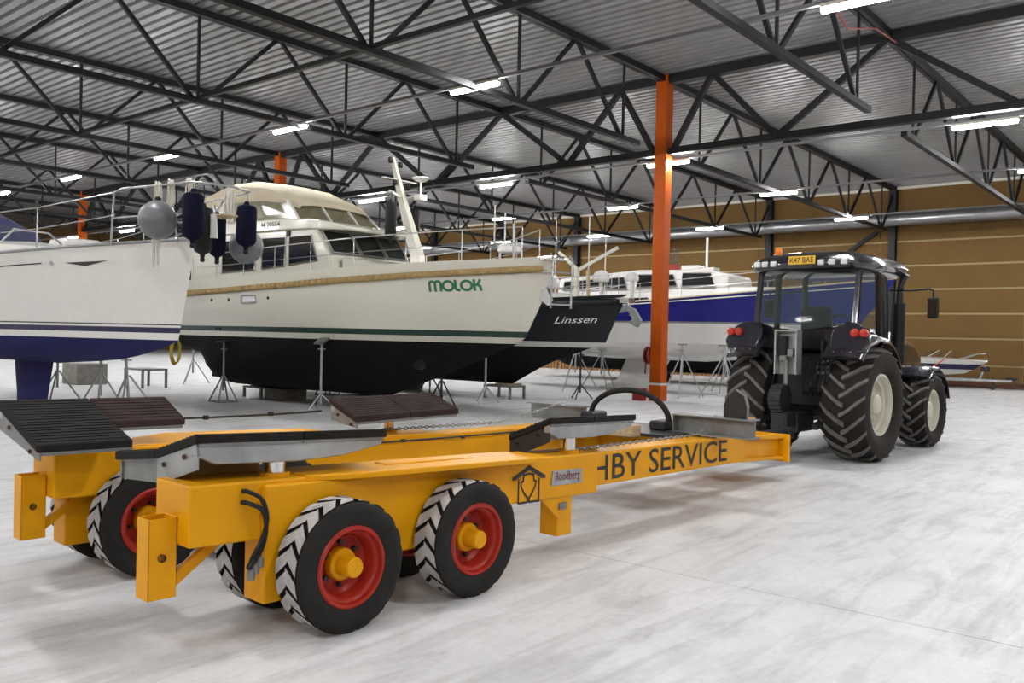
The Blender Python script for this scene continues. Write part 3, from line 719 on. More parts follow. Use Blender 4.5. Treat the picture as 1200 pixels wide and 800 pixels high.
MB().box(-1.15, -.80, .95, 1.20, .45, .72).build('hitch_block', 'dsteel', TC, .03)
MB().box(-.8, -.2, .95, 1.25, .40, .70).build('drawbar_support', 'dsteel', TC, .03)
for s in (.62, 2*CY-.62): MB().bar((-.95, s, .52), (.1, s, .72), .08).build('lower_link', 'dsteel', TC); MB().bar((-.55, s, .60), (-.45, s, 1.35), .06).build('lift_rod', 'dsteel', TC)
b = MB()
for k in range(7):
    s = .52+.06*k; b.tube([(-.5, s, 1.5-.03*(k % 3)), (-.68, s, 1.42), (-.74, s+.03, 1.15-.07*(k % 3)), (-.64, s+.05, .95), (-.5, s+.06, 1.05)], .014, 6)
b.build('hydraulic_hoses', 'black', TC)
b = MB()
for i in range(4):
    for j in range(3): b.lathe([(.022, 0), (.022, -.05), (.001, -.05)], (-.49, .55+.075*i, 1.28+.08*j), 'x', 8)
b.build('hydraulic_couplers', 'galvd', TC)
for s in (1.30, .72): MB().bar((-.52, s, 1.75), (-.52, s, 1.0), .03).build('stabiliser_bar', 'dsteel', TC)
# round plate standing on the I-beam beside the left tyre
b = MB().prism([(.0, .0), (.26, .0), (.26, .12), (.22, .22), (.12, .28), (.03, .24), (-.01, .12)], lambda a, c, d: (d, .02+a, .955+c), 4.70, 4.74).build('end_stop', 'dsteel', TR, .01)
MB().tube([(4.70, .015, .955), (4.70, .015, 1.07), (4.70, .05, 1.18), (4.70, .14, 1.235)], .012, 6).build('end_stop_edge', 'steel', b)

# ================================================================ boats
class Hull:
    """bow towards +X.  half-breadth and height tables; u = 0 stern .. 1 stem"""
    def __init__(s, yc, xs, stem, sheer, zw, keel, Bs, Bw, st=.72, um=.42, ps=2.0, pw=1.7, bil=.75, flare=1.3, keelw=0.):
        s.__dict__.update(locals())
    def xstem(s, z): return interp(s.stem, z)
    def shp(s, u, p, w=False):
        st = s.st*(.9 if w else 1)
        if u < s.um: return st+(1-st)*sin(pi/2*u/s.um)
        return max(0., 1-((u-s.um)/(1-s.um))**p)
    def pos(s, u, row):              # row: ('b',t) bottom, ('w',z) flat height above waterline, ('t',f) fraction to sheer
        zs = interp(s.sheer, u); zk = interp(s.keel, u)
        bw = s.Bw*s.shp(u, s.pw, True); bs = s.Bs*s.shp(u, s.ps)
        if row[0] == 'b':
            th = row[1]*pi/2; z = zk+(s.zw-zk)*(1-cos(th))**1.0; b = bw*(sin(th)**s.bil)+s.keelw*(1-row[1])
            if row[1] == 0: b = s.keelw*min(1, (1-u)*6)
        else:
            z = row[1] if row[0] == 'w' else s.z0+(zs-s.z0)*row[1]
            f = max(0., (z-s.zw)/(zs-s.zw)); b = lerp(bw, bs, f**(1/s.flare))
        x = s.xs+u*(s.xstem(z)-s.xs)
        return x, b, z
    def strip(s, rows, us, name, m, parent, smooth=60):
        b = MB()
        for sg in (-1, 1):
            b.loft([[(x, s.yc+sg*h, z) for x, h, z in [s.pos(u, r) for u in us]] for r in rows], close=False)
        return b.build(name, m, parent, smooth=smooth, local=False)
    def side(s, X, z):               # y of the near (starboard) skin at X, z
        lo, hi = 0., 1.
        for _ in range(40):
            m_ = (lo+hi)/2
            if s.xs+m_*(s.xstem(z)-s.xs) < X: lo = m_
            else: hi = m_
        u = lo; zs = interp(s.sheer, u)
        bw = s.Bw*s.shp(u, s.pw, True); bs = s.Bs*s.shp(u, s.ps); f = max(0., (z-s.zw)/(zs-s.zw))
        return s.yc-lerp(bw, bs, f**(1/s.flare))
    def make(s, root, bands, mbot, mtop, mdeck, mtran, bulwark=0., mrail=None):
        us = [i/36 for i in range(30)]+[.83+.17*i/14 for i in range(1, 15)]
        us = sorted(set([u for u in us if u <= 1.0]+[1.0]))
        s.strip([('b', k/8) for k in range(9)], us, 'hull_bottom', mbot, root)
        z = s.zw
        for (z1, mm, nm) in bands:
            s.strip([('w', z), ('w', z1)], us, nm, mm, root); z = z1
        s.z0 = z
        s.strip([('t', k/6) for k in range(7)], us, 'hull_topsides', mtop, root)
        # transom
        rows = [('b', k/8) for k in range(9)]+[('w', b[0]) for b in bands]+[('t', k/6) for k in range(1, 7)]
        P = [s.pos(0, r) for r in rows]
        b = MB(); b.loft([[(x, s.yc-h, z) for x, h, z in P], [(x, s.yc+h, z) for x, h, z in P]], close=False); b.build('transom', mtran, root, local=False)
        # deck, slightly cambered and dropped below the rail
        b = MB(); D = [s.pos(u, ('t', 1)) for u in us]
        b.loft([[(x, s.yc-h*f, z-bulwark+.06*(1-f*f)) for x, h, z in D] for f in (1, .5, 0, -.5, -1)], close=False)
        s.deck = b.build('deck', mdeck, root, local=False, smooth=60)
        if mrail:
            b = MB()
            for sg in (-1, 1): b.tube([(x, s.yc+sg*h, z) for x, h, z in D[::2]+[D[-1]]], .028, 6)
            b.build('toe_rail', mrail, root, local=False, smooth=60)

def boat(name, hull, label): return thing(name, (hull.xs, hull.yc, 0), label, 'boat', 'boats stored in the hall')
def prism_y(b, poly, y0, y1): return b.prism(poly, lambda a, c, d: (a, d, c), y0, y1)
def rail(h, root, pts, zr, n, name, rad=.016, mid=True):
    """stanchions and rails along the starboard and port sheer.  pts: u values, zr: height above sheer"""
    for sg in (-1, 1):
        P = [h.pos(u, ('t', 1)) for u in pts]; T = [(x, h.yc+sg*max(.02, b-.10), z+zr) for x, b, z in P]
        t = MB().tube(T, rad, 6).build(name, 'steel', root, local=False, smooth=60)
        if mid: MB().tube([(x, y, z-zr*.5) for x, y, z in T], rad*.6, 6).build('guard_wire', 'steel', t, local=False)
        for (x, b, z), q in list(zip(P, T))[::max(1, len(P)//n)]:
            m_ = MB().tube([(x, q[1], z-.05), q], rad*.85, 6).build('stanchion', 'steel', root, local=False)

# ---- MOLOK: cream motor yacht
h1 = Hull(13.2, -22.3, [(.3, -14.6), (1.0, -12.4), (1.62, -10.72), (2.5, -10.22), (3.3, -10.02)], [(i/20, 2.88+.05*(1-i/20)**2+.36*(i/20)**2) for i in range(21)], 1.56,
          [(0, 1.16), (.12, 1.10), (.20, .95), (.26, .45), (.32, .33), (1, .30)], 1.86, 1.70, st=.80, um=.45, ps=2.6, pw=2.0, bil=.62, flare=1.2)
B1 = boat('motor_yacht', h1, 'cream motor yacht with MOLOK lettering, rope fender and beige flybridge canopy on stands')
h1.make(B1, [(1.68, 'gelc', 'boot_stripe_white'), (1.80, 'green', 'boot_stripe_green')], 'blackbot', 'gelc', 'gelc', 'gelc', bulwark=.30)
# rope fender following the sheer
rp = []; rl = []
for i in range(120):
    u = i/119*.985; x, b, z = h1.pos(u, ('t', 1)); zz = z-lerp(.34, .22, u); y = h1.side(min(x, h1.xstem(zz)-.01), zz)
    rp.append((x, y-.02, zz))
MB().tube(rp, .055, 10).build('rope_fender', 'rope', B1, smooth=60, local=False)
b = MB()                                         # twisted strands
Ls = 0; pv = None
for st in range(3):
    pts = []
    for i in range(0, 1190):
        k = i/1190*(len(rp)-1); a = int(k); p = Vector(rp[a]).lerp(Vector(rp[min(a+1, len(rp)-1)]), k-a)
        th = i*.62+st*2*pi/3; pts.append(p+Vector((0, .045*cos(th), .045*sin(th))))
    b.tube(pts, .024, 4)
b.build('rope_strands', 'rope', B1, local=False)
def on1(x, z, o=.006): return (x, h1.side(x, z)-o, z)
# MOLOK in rounded strokes
def strokes(b, polys, w, X0, Z0, sx, sz, dz=0.):
    for pl in polys:
        P = [Vector((X0+px*sx, Z0+pz*sz+dz*px)) for px, pz in pl]
        for a, c in zip(P, P[1:]):
            d = (c-a).normalized(); q = Vector((-d.y, d.x))*(w/2); e = d*(w*.28)
            b.add([on1(*(a-e-q)), on1(*(c+e-q)), on1(*(c+e+q)), on1(*(a-e+q))], [(0, 1, 2, 3)])
def ell(cx, cz, rx, rz, a0, a1, n=14): return [(cx+rx*cos(lerp(a0, a1, k/n)), cz+rz*sin(lerp(a0, a1, k/n))) for k in range(n+1)]
b = MB()
strokes(b, [[(.0, 0), (0, .75)]+ell(.14, .72, .14, .22, pi, 0, 8)+[(.28, 0)], [(.28, .72)]+ell(.42, .72, .14, .22, pi, 0, 8)+[(.56, 0)],
            ell(.92, .47, .25, .45, 0, 2*pi, 20), [(1.28, .98), (1.28, .18), (1.33, .06), (1.46, .03)], ell(1.80, .47, .25, .45, 0, 2*pi, 20),
            [(2.17, 0), (2.17, .98)], [(2.17, .48), (2.32, .55), (2.44, .98)], [(2.30, .52), (2.42, .38), (2.46, 0)]], .050, -12.25, 2.56, .392, .195, .012)
nm = b.build('name_lettering', 'lgreen', B1, local=False)
# porthole and hull fittings
b = MB(); q = [on1(-17.62, 2.34, .02), on1(-17.05, 2.34, .02), on1(-17.05, 2.50, .02), on1(-17.62, 2.50, .02)]
b.tube(q+[q[0]], .02, 6).build('porthole_rim', 'chrome', B1, local=False)
MB().add([on1(-17.6, 2.35, .012), on1(-17.07, 2.35, .012), on1(-17.07, 2.49, .012), on1(-17.6, 2.49, .012)], [(0, 1, 2, 3)]).build('porthole_glass', 'wlens', B1, local=False)
for (x, z) in ((-18.2, 2.42), (-19.0, 2.42), (-16.6, 2.44), (-18.9, 1.74), (-18.7, 1.74)): MB().sphere(on1(x, z, 0), .035, 8, 6).build('skin_fitting', 'dsteel', B1, local=False)
# bow thruster opening: closed black disc painted for the shade inside
P = [h1.pos(.90, ('b', k/40)) for k in range(41)]; q = min(P, key=lambda p: abs(p[2]-1.12))
MB().lathe([(.001, -.03), (.15, -.03), (.15, .10)], (q[0], 13.2-q[1], q[2]), 'y', 18).build('thruster_shade_disc', 'black', B1, local=False)
# propeller and rudder
MB().box(-21.75, -21.15, 13.17, 13.23, .42, 1.3).build('rudder', 'blackbot', B1, .01, local=False)
pr = MB()
for k in range(4):
    a = k*pi/2+.4; pr.add([(-20.9+dx, 13.2+rr*cos(a+da), .72+rr*sin(a+da)) for rr, da, dx in ((.06, -.3, .04), (.26, -.45, .07), (.30, 0, 0), (.26, .45, -.07), (.06, .3, -.04))], [(0, 1, 2, 3, 4)])
pr.lathe([(.06, -.1), (.06, .1), (.02, .16)], (-20.9, 13.2, .72), 'x', 12).build('propeller', 'chrome', B1, local=False)
# deck house
yN, yF = 11.98, 14.42
def house(b, poly, n, f): return prism_y(b, poly, n, f)
MB().prism([(-20.9, 2.70), (-15.05, 2.75), (-15.25, 3.40), (-15.72, 4.02), (-20.9, 4.12)], lambda a, c, d: (a, d, c), yN, yF).build('deckhouse', 'gelc', B1, .05, local=False, seg=2)
MB().prism([(-15.1, 2.72), (-13.2, 2.80), (-13.5, 3.12), (-15.2, 3.38)], lambda a, c, d: (a, d, c), 12.25, 14.15).build('fore_cabin', 'gelc', B1, .08, local=False, seg=2)
def win(pts, nm='side_window', m='dglass', parent=None, th=.02, fr=True):
    P = [Vector(p) for p in pts]; n = (P[1]-P[0]).cross(P[2]-P[0]).normalized()
    if n.dot(Vector((0, 0, CAMZ))-P[0]) < 0: n = -n
    k = len(P); o = MB().add([p+n*th for p in P]+[p-n*.01 for p in P], [tuple(range(k)), tuple(range(k, 2*k))[::-1]]+[(i, (i+1) % k, k+(i+1) % k, k+i) for i in range(k)]).build(nm, m, parent, local=False)
    if fr:
        f = MB().tube([p+n*th for p in P]+[P[0]+n*th], .018, 5).build('window_frame', 'steel', parent, local=False); f.parent = o
    return o
win([(-17.72, yN, 3.16), (-16.82, yN, 3.20), (-16.80, yN, 3.86), (-17.70, yN, 3.88)], parent=B1)
win([(-16.66, yN, 3.22), (-15.62, yN, 3.28), (-15.86, yN, 3.86), (-16.66, yN, 3.86)], parent=B1)
win([(-19.4, yN, 3.12), (-18.0, yN, 3.15), (-18.0, yN, 3.88), (-19.4, yN, 3.90)], parent=B1)
for a, c in ((12.10, 12.86), (12.94, 13.62), (13.70, 14.32)):
    P0 = Vector((-15.27, 0, 3.44)); P1 = Vector((-15.68, 0, 3.96))
    win([(-15.25, a, 3.44), (-15.25, c, 3.44), (-15.66, c, 3.95), (-15.66, a, 3.95)], 'windscreen_pane', parent=B1)
# roof brow / flybridge coaming
MB().loft([[(x, y0, z0), (x, y1, z0), (x, y1, z1), (x, y0, z1)] for x, y0, y1, z0, z1 in ((-20.9, 11.9, 14.5, 4.04, 4.34), (-17.0, 11.9, 14.5, 4.02, 4.30), (-15.9, 11.92, 14.48, 3.98, 4.22), (-15.3, 12.0, 14.4, 3.95, 4.12), (-15.0, 12.25, 14.15, 3.95, 4.02))]).build('flybridge', 'gelc', B1, .04, local=False, seg=2, smooth=40)
MB().box(-16.75, -16.63, yN-.04, yN+.02, 3.86, 4.02).build('side_lamp', 'black', B1, local=False)
lettering('registration', 'M 20554', lambda u, v: (-17.65+.72*u, 11.893, 4.115+.11*v), 'ink', B1, .01, local=False)
# canopy with windows
def canr(x, zt, hw, zs):      # one bow of the canvas
    return [(x, 13.2-hw, zs), (x-.02, 13.2-hw*.93, lerp(zs, zt, .62)), (x-.05, 13.2-hw*.6, lerp(zs, zt, .93)), (x-.06, 13.2, zt), (x-.05, 13.2+hw*.6, lerp(zs, zt, .93)), (x-.02, 13.2+hw*.93, lerp(zs, zt, .62)), (x, 13.2+hw, zs)]
cb = MB().loft([canr(*a) for a in ((-16.55, 4.66, 1.05, 4.52), (-16.95, 4.95, 1.18, 4.66), (-17.7, 5.25, 1.22, 4.76), (-18.6, 5.42, 1.23, 4.80), (-19.6, 5.45, 1.23, 4.80), (-20.6, 5.2, 1.2, 4.75), (-20.9, 4.9, 1.15, 4.7))], close=False).build('canopy', 'canvas', B1, local=False, smooth=50)
md = cb.modifiers.new('thick', 'SOLIDIFY'); md.thickness = .02
def cwin(pts, nm='canopy_window'): return win(pts, nm, 'bglass', B1, .004, False)
n0, n1 = 11.98, 14.42
cwin([(-17.95, n0+.02, 4.30), (-16.36, n0+.03, 4.27), (-16.86, n0+.06, 4.70), (-18.3, n0, 4.80)])
cwin([(-19.6, n0+.02, 4.32), (-18.02, n0+.02, 4.30), (-18.36, n0, 4.80), (-19.8, n0, 4.80)])
for a, c, xa, xc in ((n0+.03, 12.8, -16.36, -16.22), (12.8, 13.6, -16.22, -16.22), (13.6, n1-.03, -16.22, -16.36)):
    cwin([(xa, a, 4.26), (xc, c, 4.26), (xc-.40, lerp(c, 13.2, .08), 4.60), (xa-.40, lerp(a, 13.2, .08), 4.60)])
for p, q in (((-17.98, n0, 4.28), (-18.34, n0-.01, 4.82)), ((-16.36, n0+.02, 4.24), (-16.84, n0+.05, 4.72)), ((-16.20, 12.8, 4.24), (-16.60, 12.82, 4.62)), ((-16.20, 13.6, 4.24), (-16.60, 13.6, 4.62)), ((-16.34, n1-.03, 4.24), (-16.75, n1-.1, 4.62)), ((-19.6, n0, 4.28), (-19.85, n0-.01, 4.82))):
    MB().bar(p, q, .05).build('canopy_post', 'gel', B1, local=False)
# mast
MB().loft([[(x-w, 13.2-w*.7, z), (x+w, 13.2-w*.7, z), (x+w, 13.2+w*.7, z), (x-w, 13.2+w*.7, z)] for x, z, w in ((-13.70, 2.9, .15), (-13.75, 3.4, .14), (-14.2, 4.5, .10), (-14.62, 5.65, .05))]).build('mast', 'gelc', B1, .01, local=False)
MB().bar((-14.42, 12.75, 5.12), (-14.42, 13.75, 5.12), .07, .02).bar((-13.85, 12.45, 4.72), (-14.3, 13.2, 4.72), .05).bar((-14.3, 13.2, 4.72), (-14.1, 13.5, 4.72), .05).build('mast_spreader', 'gelc', B1, local=False)
MB().lathe([(.001, 0), (.12, .03), (.20, .09), (.19, .11), (.001, .13)], (-13.95, 13.45, 5.05), 'z', 20).build('radar_dish', 'gel', B1, local=False, smooth=40)
MB().tube([(-13.95, 13.45, 5.06), (-13.95, 13.45, 4.8), (-14.25, 13.25, 4.68)], .025, 8).box(-14.05, -13.85, 13.35, 13.55, 4.66, 4.78).build('dish_bracket', 'gel', B1, local=False)
for x, y, z in ((-14.55, 13.08, 5.5), (-14.5, 13.34, 5.42), (-14.36, 13.05, 4.98), (-14.28, 13.36, 4.9)): MB().lathe([(.05, 0), (.06, .05), (.05, .12), (.001, .13)], (x, y, z), 'z', 10).build('mast_lamp', 'black', B1, local=False)
# rails: plain runs
rail(h1, B1, [.18, .28, .38, .48, .58, .68, .78, .87, .955], .60, 9, 'deck_rail', .013)
# bow fittings: anchor roller, ladder, radar pole
MB().box(-10.35, -9.85, 13.05, 13.35, 3.16, 3.24).build('bow_platform', 'chrome', B1, .02, local=False)
b = MB().tube([(-9.92, 12.96, 3.28), (-9.86, 12.96, 3.2), (-9.90, 12.96, 2.25)], .02, 6).tube([(-9.76, 13.35, 3.25), (-9.70, 13.35, 3.15), (-9.72, 13.35, 2.25)], .02, 6)
for z in (2.32, 2.62, 2.92): b.tube([(-9.88, 12.96, z), (-9.72, 13.35, z)], .018, 6)
b.build('bow_ladder', 'steel', B1, local=False)
MB().prism([(-10.22, 2.60), (-10.08, 2.66), (-9.95, 2.42), (-10.05, 2.30), (-10.25, 2.42)], lambda a, c, d: (a, d, c), 13.05, 13.12).tube([(-10.1, 13.08, 2.6), (-9.95, 13.15, 3.16)], .025, 6).build('anchor', 'chrome', B1, .01, local=False)
MB().tube([(-11.6, 13.9, 3.0), (-11.62, 13.9, 4.05)], .03, 8).build('flag_staff', 'steel', B1, local=False)
# ---- black motor yacht
h2 = Hull(18.5, -23.6, [(.4, -15.4), (1.0, -14.2), (1.6, -12.35), (2.8, -11.75)], [(i/20, 2.45+.03*(1-i/20)**2+.37*(i/20)**2.4) for i in range(21)], 1.46,
          [(0, .95), (.08, .6), (.18, .42), (1, .40)], 1.85, 1.68, st=.82, um=.45, ps=2.7, pw=2.0, bil=.62, flare=1.2)
B2 = boat('motor_yacht', h2, 'black hulled motor yacht with white boot stripe and radar mast, left of the orange column')
h2.make(B2, [(1.60, 'gel', 'boot_stripe')], 'blackbot', 'blackhull', 'gel', 'blackhull', bulwark=.1)
b = MB(); pts = []
for i in range(60):
    u = i/59*.985; x, hb, z = h2.pos(u, ('t', 1)); pts.append((x, h2.yc-hb-.02, z-.16))
b.tube(pts, .07, 8).build('rubbing_strake', 'blackhull', B2, local=False, smooth=50)
def on2(x, z): return (x, h2.side(x, z)-.008, z)
lettering('name_lettering', 'Linssen', lambda u, v: on2(-13.42+.98*u, 2.06+.165*v+.04*u), 'wink', B2, .0, .5, local=False)
MB().prism([(-11.75, 2.55), (-11.45, 2.45), (-11.25, 2.15), (-11.38, 2.0), (-11.62, 2.12), (-11.50, 2.2), (-11.62, 2.4), (-11.9, 2.35)], lambda a, c, d: (a, d, c), 18.36, 18.48).build('anchor', 'galvd', B2, .01, local=False)
b = MB().box(-12.0, -11.6, 18.35, 18.65, 2.60, 2.72).tube([(-11.7, 18.5, 2.6), (-11.62, 18.5, 2.3)], .05, 8).build('bow_roller', 'chrome', B2, local=False)
MB().prism([(-22.5, 2.4), (-15.2, 2.5), (-15.7, 3.35), (-22.5, 3.45)], lambda a, c, d: (a, d, c), 17.3, 19.7).build('deckhouse', 'gel', B2, .06, local=False)
MB().prism([(-15.3, 2.5), (-13.3, 2.62), (-13.6, 2.85), (-15.4, 3.05)], lambda a, c, d: (a, d, c), 17.6, 19.4).build('fore_cabin', 'gel', B2, .06, local=False)
for a, c in ((17.45, 18.1), (18.15, 18.85), (18.9, 19.55)): win([(-15.27, a, 2.72), (-15.27, c, 2.72), (-15.6, c, 3.25), (-15.6, a, 3.25)], 'windscreen_pane', parent=B2)
for a, c in ((-17.2, -15.9), (-18.9, -17.4)): win([(a, 17.3, 2.75), (c, 17.3, 2.78), (c-.15, 17.3, 3.25), (a, 17.3, 3.25)], parent=B2)
rail(h2, B2, [.3, .42, .54, .66, .76, .85, .92, .97], .50, 8, 'deck_rail', .012)
# folded Y-shaped mast and radar domes
MB().loft([[(x-.06, y-.06, z), (x+.06, y-.06, z), (x+.06, y+.06, z), (x-.06, y+.06, z)] for x, y, z in ((-13.3, 18.5, 2.7), (-13.3, 18.5, 3.55))]).bar((-13.3, 18.5, 3.45), (-12.3, 18.9, 4.05), .085).bar((-13.3, 18.5, 3.5), (-13.75, 18.3, 3.95), .085).build('folded_mast', 'gelc', B2, .01, local=False)
MB().tube([(-13.75, 18.3, 3.9), (-13.75, 18.28, 4.15), (-13.55, 18.3, 4.3), (-13.4, 18.3, 4.3)], .03, 6).build('mast_lamp', 'dsteel', B2, local=False)
MB().tube([(-12.95, 18.55, 2.7), (-12.98, 18.55, 3.45)], .05, 8).build('cover_roll', 'wood', B2, local=False)
for x, y, z, r in ((-14.6, 19.0, 3.05, .30), (-12.6, 18.6, 3.15, .22), (-12.1, 19.3, 3.2, .17)): MB().lathe([(r*.9, 0), (r, .05), (r, r*.7), (r*.75, r*1.15), (r*.3, r*1.35), (.001, r*1.4)], (x, y, z), 'z', 18).build('radar_dome', 'gel', B2, local=False, smooth=50)
for x, y, z in ((-14.6, 19.0, 2.5), (-12.6, 18.6, 2.6), (-12.1, 19.3, 2.6)): MB().tube([(x, y, z), (x, y, z+.6)], .05, 8).build('dome_post', 'gel', B2, local=False)
for x, y, z in ((-14.3, 18.9, 4.9), (-13.0, 18.6, 4.85), (-12.55, 18.7, 4.3)): MB().tube([(x, y, 2.6), (x, y, z)], .014, 6).build('whip_antenna', 'gel', B2, local=False)
win([(-14.0, 17.42, 2.4), (-13.0, 17.9, 2.4), (-13.0, 17.9, 2.46), (-14.0, 17.42, 2.46)], 'deck_vent', 'gel', B2, .01, False)
# pair of aerials and a flat radar seen over the cream yacht
MB().tube([(-15.95, 18.5, 3.3), (-15.95, 18.5, 4.3)], .035, 8).build('radar_post', 'gel', B2, local=False)
MB().lathe([(.001, 0), (.30, 0), (.34, .04), (.34, .16), (.28, .20), (.001, .21)], (-15.6, 18.5, 4.02), 'z', 20).build('flat_radar', 'gel', B2, local=False, smooth=40)
for y, z in ((18.3, 5.35), (18.75, 5.2)): MB().tube([(-16.0, y, 4.3), (-16.0, y, z)], .02, 6).build('aerial', 'gel', B2, local=False)
MB().bar((-16.0, 18.25, 4.3), (-16.0, 18.8, 4.3), .04).build('aerial_bar', 'gel', B2, local=False)

# ---- blue sailing yacht with white fin keel
h3 = Hull(25.2, -21.0, [(1.05, -13.0), (1.25, -10.5), (1.62, -8.9), (2.2, -8.3), (3.5, -7.3)], [(i/20, 2.6+.25*i/20+.70*(i/20)**2) for i in range(21)], 1.62,
          [(0, 1.55), (.25, 1.15), (.6, 1.05), (1, 1.05)], 1.95, 1.72, st=.8, um=.42, ps=2.0, pw=1.8, bil=.6, flare=1.2)
B3 = boat('sailing_yacht', h3, 'blue hulled sailing yacht with white fin keel, behind the orange column and the tractor')
h3.make(B3, [(2.22, 'gel', 'lower_hull'), (2.28, 'galvd', 'water_line_stripe')], 'gel', 'bluehull', 'gel', 'bluehull', bulwark=0, mrail='canvas')
MB().loft([[(xa, 25.2, z), (lerp(xa, xb, .3), 25.2-w, z), (lerp(xa, xb, .7), 25.2-w, z), (xb, 25.2, z), (lerp(xa, xb, .7), 25.2+w, z), (lerp(xa, xb, .3), 25.2+w, z)] for xa, xb, z, w in ((-17.1, -14.5, .04, .20), (-16.8, -14.6, .12, .16), (-16.35, -14.7, .3, .10), (-15.9, -14.2, 1.2, .10))]).build('fin_keel', 'gel', B3, .01, local=False, smooth=60)
b = MB(); pts = []
for i in range(40):
    u = .2+i/39*.75; x, hb, z = h3.pos(u, ('t', .86)); pts.append((x, h3.yc-hb-.004, z))
b.tube(pts, .018, 5).build('cove_line', 'gel', B3, local=False)
MB().loft([[(x, 25.2-w, z0), (x, 25.2-w*.85, z1), (x, 25.2+w*.85, z1), (x, 25.2+w, z0)] for x, w, z0, z1 in ((-19.5, 1.3, 2.7, 3.25), (-16.5, 1.35, 2.7, 3.3), (-13.5, 1.3, 2.8, 3.3), (-11.4, 1.1, 2.95, 3.35), (-9.8, .7, 3.1, 3.3))]).build('coachroof', 'gel', B3, .05, local=False, smooth=40)
MB().loft([[(x, 25.2-w, z0), (x, 25.2-w*.85, z1), (x, 25.2+w*.85, z1), (x, 25.2+w, z0)] for x, w, z0, z1 in ((-18.2, 1.05, 3.2, 3.75), (-15.0, 1.1, 3.25, 3.95), (-12.6, 1.0, 3.3, 3.9), (-11.9, .95, 3.3, 3.72))]).build('pilothouse', 'gel', B3, .05, local=False, smooth=40)
for a, c in ((-14.95, -13.5), (-13.35, -12.2)): win([(a, 24.12, 3.36), (c, 24.16, 3.38), (c-.2, 24.27, 3.76), (a, 24.24, 3.78)], 'pilothouse_window', parent=B3, th=.05)
win([(-17.9, 24.15, 3.3), (-15.3, 24.10, 3.32), (-15.5, 24.25, 3.72), (-17.9, 24.25, 3.62)], 'pilothouse_window', parent=B3, th=.05)
win([(-17.0, 23.84, 2.86), (-14.2, 23.86, 2.9), (-14.4, 23.9, 3.02), (-16.9, 23.88, 2.98)], 'cabin_window', parent=B3, th=.05, fr=False)
MB().tube([(-12.95, 25, 3.8), (-12.95, 25, 4.95)], .04, 8).box(-13.25, -12.6, 24.8, 25.2, 3.88, 4.0).build('mast_stub', 'gel', B3, local=False)
MB().lathe([(.001, 0), (.42, 0), (.42, .18), (.001, .18)], (-14.35, 25.0, 3.95), 'z', 20).build('drum_base', 'redbox', B3, local=False)
MB().lathe([(.36, .0), (.36, .5), (.34, .52), (.001, .53)], (-14.35, 25.0, 4.13), 'z', 20).build('drum_cover', 'glass', B3, local=False, smooth=40)
MB().box(-13.7, -13.1, 24.7, 25.2, 3.92, 4.08).build('hatch', 'gel', B3, .03, local=False)
rail(h3, B3, [.3, .4, .5, .6, .7, .8, .88, .94, .98], .55, 9, 'deck_rail', .014)

# ---- hull with black bottom farther back
h4 = Hull(31.8, -24.0, [(.3, -13.2), (1.3, -11.6), (2.9, -11.0)], [(0, 2.7), (1, 3.0)], 1.52, [(0, .9), (.12, .45), (.3, .40), (1, .40)], 1.9, 1.75, st=.85, um=.45, ps=2.7, pw=2.1, bil=.6, flare=1.2)
B4 = boat('motor_yacht', h4, 'farthest white motor yacht, its black bottom showing below the blue yacht')
h4.make(B4, [(1.62, 'gel', 'boot_stripe')], 'blackbot', 'blackhull', 'gel', 'blackhull')
MB().prism([(-22.5, 2.7), (-15.6, 2.75), (-16.2, 3.5), (-22.5, 3.6)], lambda a, c, d: (a, d, c), 30.6, 33.0).build('deckhouse', 'gel', B4, .06, local=False)
for a, c in ((-18.4, -16.6), (-20.6, -18.7)): win([(a, 30.6, 3.0), (c, 30.6, 3.0), (c-.1, 30.6, 3.4), (a, 30.6, 3.4)], parent=B4)

# ---- white and blue sailing yacht, nearest
h5 = Hull(7.3, -25.6, [(1.0, -17.4), (1.10, -15.6), (1.17, -14.7), (1.38, -13.5), (1.52, -13.05), (3.2, -12.55)], [(i/20, 2.75+.37*(i/20)**1.6) for i in range(21)], 1.52,
          [(0, 1.45), (.35, 1.05), (.6, 1.0), (1, 1.0)], 1.80, 1.55, st=.82, um=.45, ps=1.9, pw=1.75, bil=.62, flare=1.2)
B5 = boat('sailing_yacht', h5, 'white sailing yacht with blue bottom and fenders hung on its bow rail')
h5.make(B5, [(1.63, 'gel', 'white_stripe'), (1.72, 'navy', 'blue_stripe'), (1.755, 'gel', 'white_stripe'), (1.775, 'ink', 'thin_stripe')], 'bluebot', 'gel', 'gel', 'gel', mrail='galvd')
MB().loft([[(xa, 7.3, z), (lerp(xa, xb, .3), 7.3-w, z), (lerp(xa, xb, .7), 7.3-w, z), (xb, 7.3, z), (lerp(xa, xb, .7), 7.3+w, z), (lerp(xa, xb, .3), 7.3+w, z)] for xa, xb, z, w in ((-19.4, -18.0, .02, .14), (-19.4, -17.9, .3, .12), (-19.6, -17.6, 1.2, .10))]).build('fin_keel', 'bluebot', B5, .01, local=False, smooth=60)
def on5(x, z): return (x, h5.side(x, z)-.007, z)
b = MB(); n = 20
for i in range(n):
    x0, x1 = lerp(-25, -15.55, i/n), lerp(-25, -15.55, (i+1)/n)
    z0, z1 = lerp(2.40, 2.745, i/n), lerp(2.40, 2.745, (i+1)/n)
    b.add([on5(x0, z0), on5(x1, z1), on5(x1, z1+.022), on5(x0, z0+.022)], [(0, 1, 2, 3)])
b.build('cove_stripe', 'ink', B5, local=False)
MB().add([on5(-15.05, 2.76), on5(-14.15, 2.79), on5(-14.62, 2.70)], [(0, 1, 2)]).build('arrow_mark', 'ink', B5, local=False)
MB().add([on5(-15.40, 2.75), on5(-15.33, 2.70), on5(-15.26, 2.75), on5(-15.33, 2.80)], [(0, 1, 2, 3)]).build('star_mark', 'galv', B5, local=False)
